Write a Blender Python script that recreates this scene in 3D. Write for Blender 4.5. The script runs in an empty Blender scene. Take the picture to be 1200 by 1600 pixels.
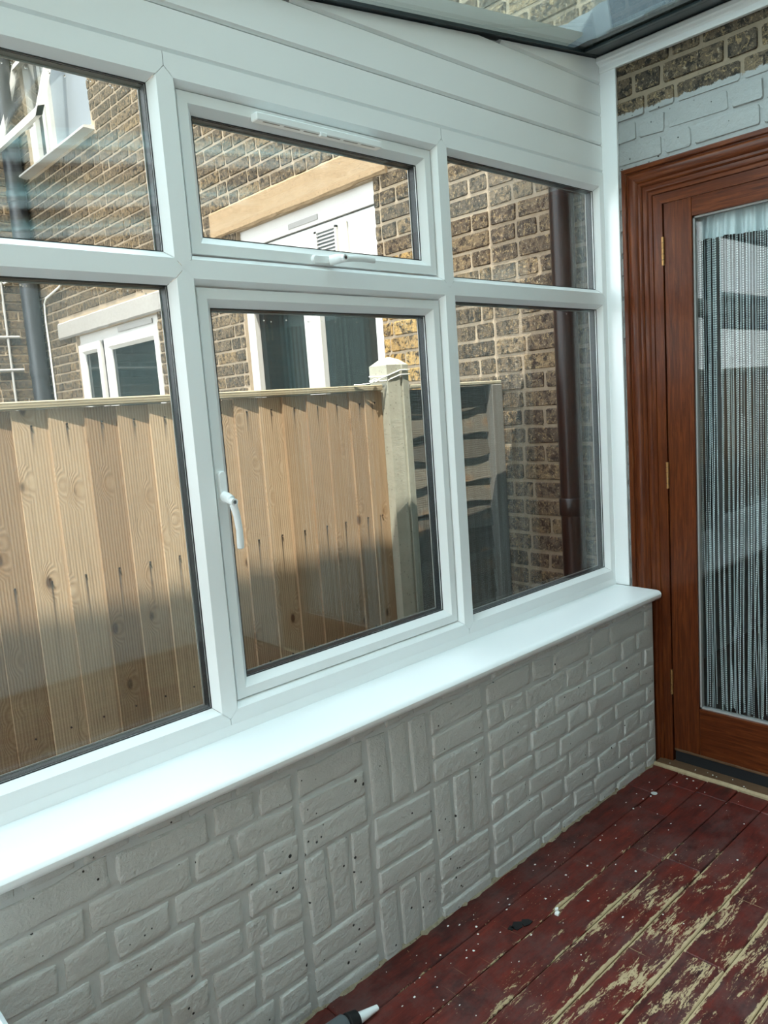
import bpy, bmesh, math, random
from math import sin, cos, pi, radians
from mathutils import Vector, Matrix, noise
random.seed(7)
S = bpy.context.scene
COL = S.collection

# ------------------------------------------------------------------ camera
CAM = Vector((-2.56747, -1.51982, 1.39397))
R_ = Vector((0.72881995, -0.6810051, -0.07108824))
U_ = Vector((0.14522317, 0.05228329, 0.98801654))
F_ = Vector((0.66912757, 0.73040983, -0.13700283))
FPX = 1202.91
cam = bpy.data.cameras.new('camera')
cam.sensor_fit = 'VERTICAL'; cam.sensor_height = 24.0; cam.lens = FPX / 1600 * 24
cam.clip_start = 0.02; cam.clip_end = 200
co = bpy.data.objects.new('camera', cam); COL.objects.link(co)
M = Matrix.Identity(4)
for i in range(3):
    M[i][0] = R_[i]; M[i][1] = U_[i]; M[i][2] = -F_[i]; M[i][3] = CAM[i]
co.matrix_world = M
S.camera = co

# ------------------------------------------------------------------ sky, sun, exposure
W = bpy.data.worlds.new('sky'); S.world = W; W.use_nodes = True
nt = W.node_tree; nt.nodes.clear()
wo = nt.nodes.new('ShaderNodeOutputWorld'); bg = nt.nodes.new('ShaderNodeBackground')
tc = nt.nodes.new('ShaderNodeTexCoord'); sx = nt.nodes.new('ShaderNodeSeparateXYZ'); cr = nt.nodes.new('ShaderNodeValToRGB')
nt.links.new(tc.outputs['Generated'], sx.inputs[0]); nt.links.new(sx.outputs['Z'], cr.inputs[0])
cr.color_ramp.elements[0].position = 0.0; cr.color_ramp.elements[0].color = (0.90, 0.93, 0.96, 1)
cr.color_ramp.elements[1].position = 0.8; cr.color_ramp.elements[1].color = (0.80, 0.90, 1.0, 1)
nt.links.new(cr.outputs[0], bg.inputs['Color']); bg.inputs['Strength'].default_value = 2.3
nt.links.new(bg.outputs[0], wo.inputs[0])
sd = bpy.data.lights.new('sun', 'SUN'); sd.energy = 5.2; sd.angle = radians(0.12); sd.color = (1.0, 0.93, 0.82)
so = bpy.data.objects.new('sun', sd); COL.objects.link(so)
so.rotation_euler = Vector((1.0, 1.0, -3.5)).to_track_quat('-Z', 'Y').to_euler()   # light travels to +x +y, steeply down
S.view_settings.view_transform = 'Standard'
S.view_settings.look = 'None'
S.view_settings.gamma = 1.0
S.view_settings.use_curve_mapping = False
S.view_settings.exposure = 1.53
try:
    S.cycles.use_denoising = True
    S.cycles.max_bounces = 12; S.cycles.diffuse_bounces = 6; S.cycles.transparent_max_bounces = 24
    S.cycles.caustics_reflective = False; S.cycles.caustics_refractive = False
except Exception:
    pass

# ------------------------------------------------------------------ material helpers
def mat(name, base=(.8, .8, .8), rough=.5, spec=.5, metal=0.0, coat=0.0):
    m = bpy.data.materials.new(name); m.use_nodes = True
    b = m.node_tree.nodes['Principled BSDF']
    b.inputs['Base Color'].default_value = (*base, 1)
    b.inputs['Roughness'].default_value = rough
    b.inputs['Specular IOR Level'].default_value = spec
    b.inputs['Metallic'].default_value = metal
    if coat:
        b.inputs['Coat Weight'].default_value = coat; b.inputs['Coat Roughness'].default_value = .12
    return m
class N:
    """tiny node-building helper"""
    def __init__(s, m): s.m = m; s.t = m.node_tree; s.b = s.t.nodes.get('Principled BSDF')
    def new(s, k, **kw):
        n = s.t.nodes.new('ShaderNode' + k)
        for a, v in kw.items():
            if a in n.inputs: s.set(n.inputs[a], v)
            else: setattr(n, a, v)
        return n
    def set(s, inp, v):
        if hasattr(v, 'is_output') or isinstance(v, bpy.types.NodeSocket): s.t.links.new(v, inp)
        else: inp.default_value = v
    def math(s, op, a, b=0.0, clamp=False):
        n = s.t.nodes.new('ShaderNodeMath'); n.operation = op; n.use_clamp = clamp
        s.set(n.inputs[0], a); s.set(n.inputs[1], b); return n.outputs[0]
    def coord(s, kind='Object', scale=(1, 1, 1), loc=None):
        if kind == 'World':
            src = s.t.nodes.new('ShaderNodeNewGeometry').outputs['Position']
        else:
            src = s.t.nodes.new('ShaderNodeTexCoord').outputs[kind]
        mp = s.t.nodes.new('ShaderNodeMapping'); s.t.links.new(src, mp.inputs[0]); mp.inputs['Scale'].default_value = scale
        if loc is not None: s.set(mp.inputs['Location'], loc)
        return mp.outputs[0]
    def noise(s, vec, scale=5, detail=4, rough=.55, dist=0.0):
        n = s.t.nodes.new('ShaderNodeTexNoise'); s.t.links.new(vec, n.inputs['Vector'])
        n.inputs['Scale'].default_value = scale; n.inputs['Detail'].default_value = detail
        n.inputs['Roughness'].default_value = rough; n.inputs['Distortion'].default_value = dist
        return n.outputs[0]
    def voro(s, vec, scale=5, feature='F1', out='Distance', rand=1.0):
        n = s.t.nodes.new('ShaderNodeTexVoronoi'); n.feature = feature; s.t.links.new(vec, n.inputs['Vector'])
        n.inputs['Scale'].default_value = scale; n.inputs['Randomness'].default_value = rand
        return n.outputs[out]
    def ramp(s, fac, stops, interp='LINEAR'):
        n = s.t.nodes.new('ShaderNodeValToRGB'); s.t.links.new(fac, n.inputs[0]); r = n.color_ramp; r.interpolation = interp
        while len(r.elements) < len(stops): r.elements.new(.5)
        for e, (p, c) in zip(r.elements, stops):
            e.position = p; e.color = (*c, 1) if len(c) == 3 else c
        return n.outputs[0]
    def step(s, fac, lo, hi):
        n = s.t.nodes.new('ShaderNodeMapRange'); n.clamp = True; s.set(n.inputs[0], fac)
        n.inputs[1].default_value = lo; n.inputs[2].default_value = hi
        return n.outputs[0]
    def mix(s, fac, a, b, blend='MIX'):
        n = s.t.nodes.new('ShaderNodeMix'); n.data_type = 'RGBA'; n.blend_type = blend
        s.set(n.inputs[0], fac)
        for k, v in ((6, a), (7, b)):
            if isinstance(v, tuple): n.inputs[k].default_value = (*v, 1) if len(v) == 3 else v
            else: s.t.links.new(v, n.inputs[k])
        return n.outputs[2]
    def rand(s):
        a = s.t.nodes.new('ShaderNodeObjectInfo').outputs['Random']
        b = s.t.nodes.new('ShaderNodeNewGeometry').outputs['Random Per Island']
        return s.math('FRACT', s.math('ADD', a, b))
    def color(s, c): s.set(s.b.inputs['Base Color'], c)
    def bump(s, h, strength=.3, dist=.002):
        n = s.t.nodes.new('ShaderNodeBump'); s.t.links.new(h, n.inputs['Height'])
        n.inputs['Strength'].default_value = strength; n.inputs['Distance'].default_value = dist
        s.t.links.new(n.outputs[0], s.b.inputs['Normal'])

def glass_mat(name, tint, f0=.04):
    """thin pane: light goes straight through, mirror part by Schlick's law"""
    m = bpy.data.materials.new(name); m.use_nodes = True; n = N(m); t = m.node_tree; t.nodes.clear()
    out = t.nodes.new('ShaderNodeOutputMaterial'); mixs = t.nodes.new('ShaderNodeMixShader')
    tr = t.nodes.new('ShaderNodeBsdfTransparent'); tr.inputs[0].default_value = (*tint, 1)
    gl = t.nodes.new('ShaderNodeBsdfGlossy'); gl.inputs['Roughness'].default_value = 0.0; gl.inputs[0].default_value = (1, 1, 1, 1)
    ge = t.nodes.new('ShaderNodeNewGeometry'); dp = t.nodes.new('ShaderNodeVectorMath'); dp.operation = 'DOT_PRODUCT'
    t.links.new(ge.outputs['Incoming'], dp.inputs[0]); t.links.new(ge.outputs['Normal'], dp.inputs[1])
    c = n.math('ABSOLUTE', dp.outputs['Value'])
    p = n.math('POWER', n.math('SUBTRACT', 1.0, c), 5.0)
    f = n.math('ADD', f0, n.math('MULTIPLY', p, 1 - f0), True)
    t.links.new(f, mixs.inputs[0]); t.links.new(tr.outputs[0], mixs.inputs[1]); t.links.new(gl.outputs[0], mixs.inputs[2])
    t.links.new(mixs.outputs[0], out.inputs[0])
    return m

PVC = mat('white_pvc', (.80, .82, .82), .28, .5)
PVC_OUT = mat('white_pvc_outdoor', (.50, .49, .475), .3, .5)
RUBBER = mat('black_rubber', (.012, .014, .016), .45, .4)
SPACER = mat('dark_spacer', (.018, .022, .026), .5, .4)
GREYTRIM = mat('grey_bar', (.10, .115, .12), .4, .5)
DARKBAR = mat('dark_teal_bar', (.012, .022, .025), .3, .5)
CHROME = mat('chrome', (.6, .6, .6), .2, .5, 1.0)
BLACK = mat('matt_black', (.01, .01, .01), .6, .3)
GLASS = glass_mat('window_glass', (.975, .988, .982))
ROOFGLASS = glass_mat('tinted_roof_glass', (.84, .952, .950))
DOORGLASS = glass_mat('door_glass', (.95, .97, .965))

def brick_mat(name, cols, mortar_paint=None):
    m = mat(name, rough=.92, spec=.2); n = N(m); r = n.rand()
    base = n.ramp(r, cols)
    v = n.coord('World', (1, 1, 1))
    mo = n.noise(v, 34, 6, .72, .4)
    base = n.mix(n.step(mo, .47, .58), base, (.022, .019, .016))
    ye = n.noise(v, 58, 5, .75, .8)
    base = n.mix(n.math('MULTIPLY', n.step(ye, .54, .62), .75), base, (.31, .22, .115))
    pa = n.noise(v, 90, 4, .7, .3)
    base = n.mix(n.math('MULTIPLY', n.step(pa, .60, .66), .7), base, (.38, .31, .225))
    gr = n.noise(v, 170, 3, .7)
    base = n.mix(n.math('MULTIPLY', n.step(gr, .48, .68), .55), base, (.018, .015, .012))
    return m, n, base, v, mo
STOCK = [(0.0, (.058, .046, .034)), (.22, (.118, .086, .056)), (.45, (.080, .062, .045)), (.62, (.165, .118, .070)), (.8, (.095, .076, .058)), (.93, (.20, .140, .078)), (1.0, (.055, .047, .038))]
def finish_brick(m, n, base, v, mo):
    n.color(base)
    h = n.math('ADD', n.noise(v, 75, 6, .8), n.math('MULTIPLY', mo, .8))
    n.bump(h, 1.0, .009); return m
BRICK = finish_brick(*brick_mat('london_stock_brick', STOCK))
YBRICK = finish_brick(*brick_mat('yellow_brick', [(0, (.38, .235, .075)), (.5, (.44, .285, .105)), (1, (.33, .205, .08))]))
def mortar(name, c):
    m = mat(name, c, .95, .15); n = N(m); v = n.coord('World')
    n.color(n.mix(n.noise(v, 30, 4), tuple(x * .72 for x in c), tuple(min(1, x * 1.18) for x in c)))
    n.bump(n.noise(v, 180, 3), .5, .003); return m
MORTAR = mortar('tan_mortar', (.33, .26, .185))
def painted(m, n, base, v, h, zmask=True):
    """grey masonry paint below a ragged edge, with dark open pores"""
    paint = n.mix(n.noise(v, 9, 3), *(((.265, .27, .262), (.315, .32, .31)) if zmask else ((.47, .472, .452), (.53, .53, .508))))
    po = n.math('ADD', n.voro(v, 34, 'F1', 'Distance'), n.math('MULTIPLY', n.noise(v, 11, 2), .30))
    pores = n.step(po, .232, .205)
    paint = n.mix(pores, paint, (.03, .03, .03))
    if zmask:
        sp = n.t.nodes.new('ShaderNodeSeparateXYZ'); n.t.links.new(v, sp.inputs[0])
        edge = n.math('ADD', sp.outputs['Z'], n.math('MULTIPLY', n.math('SUBTRACT', n.noise(v, 45, 4, .7), .5), .035))
        up = n.step(edge, 2.318, 2.3215)
        inside = n.step(sp.outputs['Y'], -.001, .0)
        keep = n.math('MAXIMUM', up, inside)
        n.color(n.mix(keep, paint, base))
    else:
        n.color(paint)
    hh = n.math('ADD', n.math('MULTIPLY', n.noise(v, 48, 5, .6), .8), n.math('MULTIPLY', n.noise(v, 190, 2), .18))
    n.bump(n.math('SUBTRACT', hh, n.math('MULTIPLY', pores, .6)), .85, .008)
    return m
def house_brick():
    m, n, base, v, mo = brick_mat('house_brick_part_painted', STOCK)
    m.node_tree.nodes['Principled BSDF'].inputs['Roughness'].default_value = .8
    return painted(m, n, base, v, None)
HBRICK = house_brick()
def house_mortar():
    m = mat('house_mortar_part_painted', rough=.9, spec=.2); n = N(m); v = n.coord('World')
    return painted(m, n, n.mix(n.noise(v, 30, 4), (.17, .135, .095), (.29, .225, .16)), v, None)
HMORTAR = house_mortar()
def painted_only():
    m = mat('grey_painted_brick', rough=.62, spec=.35); n = N(m); v = n.coord('World')
    return painted(m, n, None, v, None, False)
PBRICK = painted_only()
def pmortar():
    m = mat('grey_painted_mortar', rough=.66, spec=.3); n = N(m); v = n.coord('World')
    n.color(n.mix(n.noise(v, 9, 3), (.46, .47, .46), (.52, .53, .52)))
    n.bump(n.noise(v, 40, 4, .6), .5, .004); return m
PMORTAR = pmortar()

def mahogany(name, axis):
    m = mat(name, rough=.28, spec=.16); n = N(m)
    sc = {'z': (30, 30, 1.6), 'y': (30, 1.6, 30)}[axis]
    v = n.coord('World', sc)
    g = n.noise(v, 4.0, 6, .65, .8)
    f = n.noise(n.coord('World', tuple(4 * q for q in sc)), 5, 3, .6)
    c = n.ramp(g, [(.25, (.034, .0075, .0030)), (.5, (.082, .0190, .0058)), (.78, (.160, .045, .0110))])
    c = n.mix(n.math('MULTIPLY', n.step(f, .55, .75), .45), c, (.03, .008, .004))
    n.color(c); n.bump(f, .08, .001); return m
MAHOG = mahogany('mahogany_upright', 'z'); MAHOG_H = mahogany('mahogany_crosswise', 'y')
BRASS = mat('aged_brass', (.33, .18, .07), .45, .5, .9)

def floor_mat():
    m = mat('worn_red_floor_paint', rough=.42, spec=.28); n = N(m)
    r = n.rand()
    w = n.coord('World')
    off = n.t.nodes.new('ShaderNodeCombineXYZ'); n.set(off.inputs[0], n.math('MULTIPLY', r, 9.0)); n.set(off.inputs[1], n.math('MULTIPLY', r, 5.0))
    vs = n.coord('World', (2.3, 10.0, 1), off.outputs[0])
    big = n.noise(vs, 2.3, 8, .74, .55)
    fine = n.noise(n.coord('World', (9, 40, 1), off.outputs[0]), 5.0, 7, .78, .5)
    sp = n.t.nodes.new('ShaderNodeSeparateXYZ'); n.t.links.new(w, sp.inputs[0])
    gen = n.t.nodes.new('ShaderNodeTexCoord').outputs['Generated']
    sg = n.t.nodes.new('ShaderNodeSeparateXYZ'); n.t.links.new(gen, sg.inputs[0])
    e = n.math('ABSOLUTE', n.math('SUBTRACT', sg.outputs['Y'], .5))
    edge = n.step(e, .40, .5)                               # worn along the board edges
    walk = n.math('MULTIPLY', n.step(sp.outputs['Y'], -.20, -.55), n.step(sp.outputs['X'], -.25, -.60))   # the walked strip
    wear = n.math('ADD', n.math('MULTIPLY', big, .62), n.math('MULTIPLY', fine, .38))
    wear = n.math('ADD', wear, n.math('MULTIPLY', n.math('SUBTRACT', walk, .60), .13))
    wear = n.math('ADD', wear, n.math('MULTIPLY', n.math('MULTIPLY', n.math('MULTIPLY', edge, n.math('ADD', .30, n.math('MULTIPLY', walk, .70))), n.step(n.noise(n.coord('World', (1.5, 5, 1), off.outputs[0]), 3, 3), .36, .60)), .20))
    bare = n.step(wear, .585, .598)
    # scratches in several directions
    for ang, sc, th in ((.5, (55, 1.6, 1), .735), (-.9, (60, 2.0, 1), .745), (1.4, (48, 1.3, 1), .75)):
        mp = n.t.nodes.new('ShaderNodeMapping'); mp.inputs['Rotation'].default_value = (0, 0, ang); mp.inputs['Scale'].default_value = sc
        n.t.links.new(w, mp.inputs[0])
        s_ = n.step(n.noise(mp.outputs[0], 1.6, 3, .6), th - .015, th)
        bare = n.math('MAXIMUM', bare, n.math('MULTIPLY', s_, n.math('MULTIPLY', walk, .8)))
    spk = n.step(n.voro(n.coord('World', (22, 44, 1)), 2.6), .13, .07)
    spk = n.math('MULTIPLY', spk, n.step(n.noise(w, 5, 2), .5, .62))
    bare = n.math('MAXIMUM', bare, spk)
    tone = n.math('ADD', n.math('MULTIPLY', n.step(n.noise(n.coord('World', (3, 14, 1), off.outputs[0]), 3, 6, .7), .33, .67), .7), n.math('MULTIPLY', r, .3))
    red = n.mix(tone, (.018, .0055, .0055), (.160, .022, .0135))
    red = n.mix(n.math('MULTIPLY', n.step(n.noise(n.coord('World', (4, 110, 1)), 3, 4, .7), .50, .75), .5), red, (.022, .007, .007))
    red = n.mix(n.math('MULTIPLY', n.step(n.noise(w, 5.5, 8, .8), .46, .62), .55), red, (.095, .054, .050))
    red = n.mix(n.math('MULTIPLY', n.step(n.noise(w, 7, 6, .75), .54, .68), .7), red, (.020, .010, .010))     # dust film
    wood = n.mix(n.noise(n.coord('World', (8, 120, 1)), 3, 4), (.27, .185, .095), (.55, .42, .25))
    n.color(n.mix(bare, red, wood))
    n.set(n.b.inputs['Roughness'], n.math('ADD', n.math('MULTIPLY', bare, .32), n.math('ADD', .36, n.math('MULTIPLY', n.noise(w, 14, 3), .18))))
    n.bump(n.math('SUBTRACT', n.math('MULTIPLY', n.noise(n.coord('World', (14, 130, 1)), 2, 4), .25), n.math('MULTIPLY', bare, .5)), .35, .0015)
    return m
FLOORP = floor_mat()

def pine(name, cols, knots=True, axis='z', rough=.8):
    m = mat(name, rough=rough, spec=.2); n = N(m); r = n.rand()
    off = n.t.nodes.new('ShaderNodeCombineXYZ')
    n.set(off.inputs[0], n.math('MULTIPLY', r, 37.0)); n.set(off.inputs[2], n.math('MULTIPLY', r, 91.0))
    sc = (26, 8, 1.1) if axis == 'z' else (1.1, 8, 26)
    kv = n.coord('Object', (12, .001, 6.5) if axis == 'z' else (6.5, .001, 12), off.outputs[0])
    kd = n.voro(kv, 1.0)
    v0 = n.coord('Object', sc, off.outputs[0])
    vm = n.t.nodes.new('ShaderNodeVectorMath'); vm.operation = 'ADD'; n.t.links.new(v0, vm.inputs[0])
    pull = n.t.nodes.new('ShaderNodeCombineXYZ')
    if knots: n.set(pull.inputs[0 if axis == 'z' else 2], n.math('MULTIPLY', n.step(kd, .36, .05), .9))
    n.t.links.new(pull.outputs[0], vm.inputs[1])
    wv = n.t.nodes.new('ShaderNodeTexWave'); wv.wave_type = 'BANDS'; wv.bands_direction = 'X' if axis == 'z' else 'Z'
    n.t.links.new(vm.outputs[0], wv.inputs['Vector']); wv.inputs['Scale'].default_value = 1.5; wv.inputs['Distortion'].default_value = 1.6
    wv.inputs['Detail'].default_value = 3; wv.inputs['Detail Scale'].default_value = .8
    g = wv.outputs['Fac']
    c = n.ramp(n.math('ADD', n.math('MULTIPLY', g, .30), n.math('MULTIPLY', r, .62)), [(0, cols[0]), (.5, cols[1]), (1, cols[2])])
    st = n.noise(n.coord('Object', (60, 8, 2.0) if axis == 'z' else (2, 8, 60), off.outputs[0]), 2, 4, .6)
    c = n.mix(n.math('MULTIPLY', n.step(st, .5, .8), .45), c, tuple(q * .45 for q in cols[0]))
    if knots:
        sel = n.step(n.voro(kv, 1.0, 'F1', 'Color'), .36, .38)
        k = n.math('MULTIPLY', n.step(kd, .135, .075), sel)
        halo = n.math('MULTIPLY', n.step(kd, .30, .10), sel)
        c = n.mix(n.math('MULTIPLY', halo, .4), c, (.24, .13, .055))
        c = n.mix(k, c, (.085, .048, .025))
        ob = n.t.nodes.new('ShaderNodeSeparateXYZ'); n.t.links.new(n.t.nodes.new('ShaderNodeTexCoord').outputs['Object'], ob.inputs[0])
        near = n.step(n.math('ABSOLUTE', n.math('SUBTRACT', ob.outputs['X'], .046)), .0042, .0012)     # rust streak below each nail
        z_ = ob.outputs['Z']
        run = n.math('MAXIMUM', n.math('MULTIPLY', n.step(z_, .018, .012), n.step(z_, -.16, .0)), n.math('MULTIPLY', n.step(z_, .422, .416), n.step(z_, .34, .41)))
        c = n.mix(n.math('MULTIPLY', n.math('MULTIPLY', near, run), .85), c, (.035, .028, .024))
    n.color(c); n.bump(n.math('ADD', g, st), .25, .0015); return m
PINE = pine('new_pine_board', ((.22, .137, .076), (.345, .240, .150), (.50, .375, .250)))
PINECAP = pine('pine_capping', ((.20, .16, .10), (.27, .225, .15), (.32, .275, .19)), False, 'x')
OLDWOOD = pine('old_dark_board', ((.030, .026, .020), (.070, .060, .047), (.15, .13, .10)), True, 'x')
OLDPOST = pine('old_grey_batten', ((.075, .070, .062), (.11, .105, .095), (.15, .14, .125)), False)
def stone(name, a, b, scale=30, bump=.5, spots=None):
    m = mat(name, rough=.9, spec=.2); n = N(m); v = n.coord('World')
    c = n.mix(n.noise(v, scale, 6, .65), a, b)
    if spots:
        c = n.mix(n.step(n.voro(v, 55), .16, .10), c, spots)
    n.color(c); n.bump(n.noise(v, scale * 4, 4, .7), bump, .004); return m
CONC = stone('post_concrete', (.24, .235, .19), (.37, .36, .295), 18, .4, (.15, .145, .12))
LINTEL = stone('buff_lintel_stone', (.21, .145, .085), (.36, .26, .16), 45, 1.0, (.10, .065, .04))
LINTEL2 = stone('pale_render_lintel', (.20, .187, .175), (.36, .34, .32), 48, .9, (.3, .27, .25))
YARD = stone('yard_concrete', (.16, .15, .13), (.26, .25, .22), 6, .5)
FILL = stone('dirty_filler', (.10, .085, .055), (.50, .43, .31), 55, .9, (.08, .07, .05))
LEAD = stone('lead_flashing', (.05, .058, .066), (.10, .112, .124), 8, .5)
PIPE = mat('dark_brown_pipe', (.008, .006, .0065), .30, .28)
PIPE2 = mat('dark_grey_pipe', (.020, .023, .027), .4, .5)
DPANE = mat('dark_window_pane', (.008, .016, .017), .05, .3)
BLIND = mat('grey_blue_blind', (.20, .225, .25), .35, .5)
LABEL_GREY = mat('grey_vent_strip', (.30, .29, .28), .6, .3)
CREAM = mat('cream_plastic', (.66, .62, .53), .5, .4)
WIRE = mat('pale_wire', (.72, .72, .68), .4, .4)
PLASTER = mat('dim_room_wall', (.20, .21, .22), .8, .2)
DFLOOR = mat('dim_room_floor', (.10, .09, .085), .6, .3)
THRESH = stone('worn_threshold_wood', (.055, .026, .013), (.155, .085, .045), 20, .4)
PALEWOOD = stone('bare_pale_wood', (.22, .15, .08), (.56, .45, .29), 45, .5)
FLAKE = mat('white_paint_flake', (.78, .77, .73), .7, .3)
def silver():
    m = mat('silver_string', (.85, .90, .92), .28, .6, .35); n = N(m)
    return m
SILVER = silver()
VEIL = mat('silver_grey_fabric', (.50, .57, .60), .40, .5, .15)

def frost():
    m = bpy.data.materials.new('frosted_glazing_strip'); m.use_nodes = True; t = m.node_tree; t.nodes.clear()
    o = t.nodes.new('ShaderNodeOutputMaterial'); tr = t.nodes.new('ShaderNodeBsdfTranslucent'); tr.inputs[0].default_value = (.80, .93, .93, 1)
    t.links.new(tr.outputs[0], o.inputs[0]); return m
FROST = frost()
# ------------------------------------------------------------------ mesh helpers
class MB:
    def __init__(s): s.v = []; s.f = []; s.mi = []
    def add(s, vs, fs, mi=0):
        o = len(s.v); s.v += [tuple(p) for p in vs]; s.f += [tuple(i + o for i in f) for f in fs]; s.mi += [mi] * len(fs)
    def box(s, x0, x1, y0, y1, z0, z1, mi=0, c=0.0):
        if c <= 0:
            vs = [(x, y, z) for z in (z0, z1) for y in (y0, y1) for x in (x0, x1)]
            s.add(vs, [(0, 2, 3, 1), (4, 5, 7, 6), (0, 1, 5, 4), (2, 6, 7, 3), (0, 4, 6, 2), (1, 3, 7, 5)], mi); return
        bm = bmesh.new()
        bmesh.ops.create_cube(bm, size=1.0, matrix=Matrix.Translation(((x0 + x1) / 2, (y0 + y1) / 2, (z0 + z1) / 2)) @ Matrix.Diagonal((x1 - x0, y1 - y0, z1 - z0, 1)))
        bmesh.ops.bevel(bm, geom=list(bm.edges), offset=c, segments=1, affect='EDGES')
        bm.verts.index_update()
        s.add([v.co[:] for v in bm.verts], [tuple(v.index for v in f.verts) for f in bm.faces], mi); bm.free()
    def loft(s, rings, mi=0, cap=True, closed=True):
        n = len(rings[0]); vs = [p for r in rings for p in r]; fs = []
        for i in range(len(rings) - 1):
            for j in range(n if closed else n - 1):
                a = i * n + j; b = i * n + (j + 1) % n
                fs.append((a, b, b + n, a + n))
        if cap:
            fs.append(tuple(range(n - 1, -1, -1))); fs.append(tuple(range((len(rings) - 1) * n, len(rings) * n)))
        s.add(vs, fs, mi)
    def tube(s, pts, r, k=8, mi=0, cap=True):
        pts = [Vector(p) for p in pts]; rings = []
        rr = r if isinstance(r, (list, tuple)) else [r] * len(pts)
        up = Vector((0, 0, 1))
        for i, p in enumerate(pts):
            d = (pts[min(i + 1, len(pts) - 1)] - pts[max(i - 1, 0)]).normalized()
            if abs(d.dot(up)) > .95: up = Vector((1, 0, 0)) if abs(d.x) < .9 else Vector((0, 1, 0))
            a = d.cross(up).normalized(); b = d.cross(a)
            ra, rb = rr[i] if isinstance(rr[i], (tuple, list)) else (rr[i], rr[i])
            rings.append([p + a * ra * cos(2 * pi * j / k) + b * rb * sin(2 * pi * j / k) for j in range(k)])
        s.loft(rings, mi, cap)
    def cyl(s, p0, p1, r, k=16, mi=0): s.tube([p0, p1], r, k, mi)
def norm_out(me):
    bm = bmesh.new(); bm.from_mesh(me); bmesh.ops.recalc_face_normals(bm, faces=bm.faces); bm.to_mesh(me); bm.free()
def mesh(name, mb, mats, smooth=None):
    me = bpy.data.meshes.new(name); me.from_pydata(mb.v, [], mb.f)
    mats = mats if isinstance(mats, (list, tuple)) else [mats]
    for m in mats: me.materials.append(m)
    if len(mats) > 1: me.polygons.foreach_set('material_index', mb.mi)
    norm_out(me)
    if smooth is not None:
        me.polygons.foreach_set('use_smooth', [True] * len(me.polygons))
        try: me.set_sharp_from_angle(angle=radians(smooth))
        except Exception: pass
    me.update(); return me
def obj(name, mb, mats, parent=None, smooth=None, loc=None):
    me = mb if isinstance(mb, bpy.types.Mesh) else mesh(name, mb, mats, smooth)
    o = bpy.data.objects.new(name, me); COL.objects.link(o)
    if parent is not None: o.parent = parent
    if loc is not None: o.location = loc
    return o
def tag(o, label=None, cat=None, group=None, kind=None):
    if label: o['label'] = label
    if cat: o['category'] = cat
    if group: o['group'] = group
    if kind: o['kind'] = kind
    return o
def empty(name, loc=(0, 0, 0)):
    o = bpy.data.objects.new(name, None); COL.objects.link(o); o.location = loc; o.empty_display_size = .1; return o
def pix(p):
    d = Vector(p) - CAM; z = d.dot(F_)
    if z < .05: return None
    return 600 + FPX * d.dot(R_) / z, 800 - FPX * d.dot(U_) / z

# ------------------------------------------------------------------ brick helpers
def brick_variant(L, H, D, seed, ch=.0035):
    """a worn brick: chamfered face with uneven outline; local x = outwards (0 back .. -D front), y = length, z = height"""
    rnd = random.Random(seed); mb = MB()
    def ring(y, z, c, x, jit):
        p = [(-y + c, -z), (y - c, -z), (y, -z + c), (y, z - c), (y - c, z), (-y + c, z), (-y, z - c), (-y, -z + c)]
        return [(x + rnd.uniform(-1, 1) * jit * .5, a + rnd.uniform(-1, 1) * jit, b + rnd.uniform(-1, 1) * jit) for a, b in p]
    y, z = L / 2, H / 2
    mb.loft([ring(y, z, .003, 0, 0), ring(y, z, .0045, -D * .62, .0018), ring(y - ch, z - ch, .0050, -D, .0022)])
    return mb
def bricks_mesh(kind, n=7):
    L = .204 if kind == 's' else .094
    return [brick_variant(L, .0625, .024, i + (0 if kind == 's' else 50)) for i in range(n)], L
ST, STL = bricks_mesh('s'); HD, HDL = bricks_mesh('h')
_bm = {}
def brick_me(kind, k, m):
    key = (kind, k, m.name)
    if key not in _bm: _bm[key] = mesh('brick', (ST if kind == 's' else HD)[k], m)
    return _bm[key]
def flemish(u0, u1, zlines, seed, jig=.004):
    """cells (a, b, z0, z1, kind) of Flemish bond between u0 and u1"""
    rnd = random.Random(seed); out = []
    for i, (z0, z1) in enumerate(zip(zlines, zlines[1:])):
        off = -(.05 if i % 2 else .2075) + rnd.uniform(-.02, .02)
        a = u0 + off; k = i % 2
        while a < u1:
            L = .212 if k % 2 == 0 else .103
            L += rnd.uniform(-jig, jig)
            b = a + L
            aa, bb = max(a, u0), min(b, u1)
            if b < u0 + .06: a = max(a, u0) if b > u0 else b; k += 1; continue_ = True
            else: continue_ = False
            if continue_: continue
            if u1 - b < .06: bb = b = u1
            if bb - aa > .025: out.append((aa + .004, bb - .006, z0 + .005, z1 - .005, 's' if k % 2 == 0 else 'h'))
            a = b; k += 1
    return out
def cut(cells, holes):
    """clip brick cells (a, b, z0, z1, kind) against rectangular holes (a0, a1, z0, z1)"""
    out = []
    for a, b, z0, z1, k in cells:
        segs = [(a, b)]
        for h0, h1, hz0, hz1 in holes:
            if z1 <= hz0 + .02 or z0 >= hz1 - .02: continue
            ns = []
            for s0, s1 in segs:
                if s1 <= h0 or s0 >= h1: ns.append((s0, s1)); continue
                if s0 < h0: ns.append((s0, h0 - .003))
                if s1 > h1: ns.append((h1 + .003, s1))
            segs = ns
        out += [(s0, s1, z0, z1, 's' if s1 - s0 > .15 else 'h') for s0, s1 in segs if s1 - s0 > .022]
    return out
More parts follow.
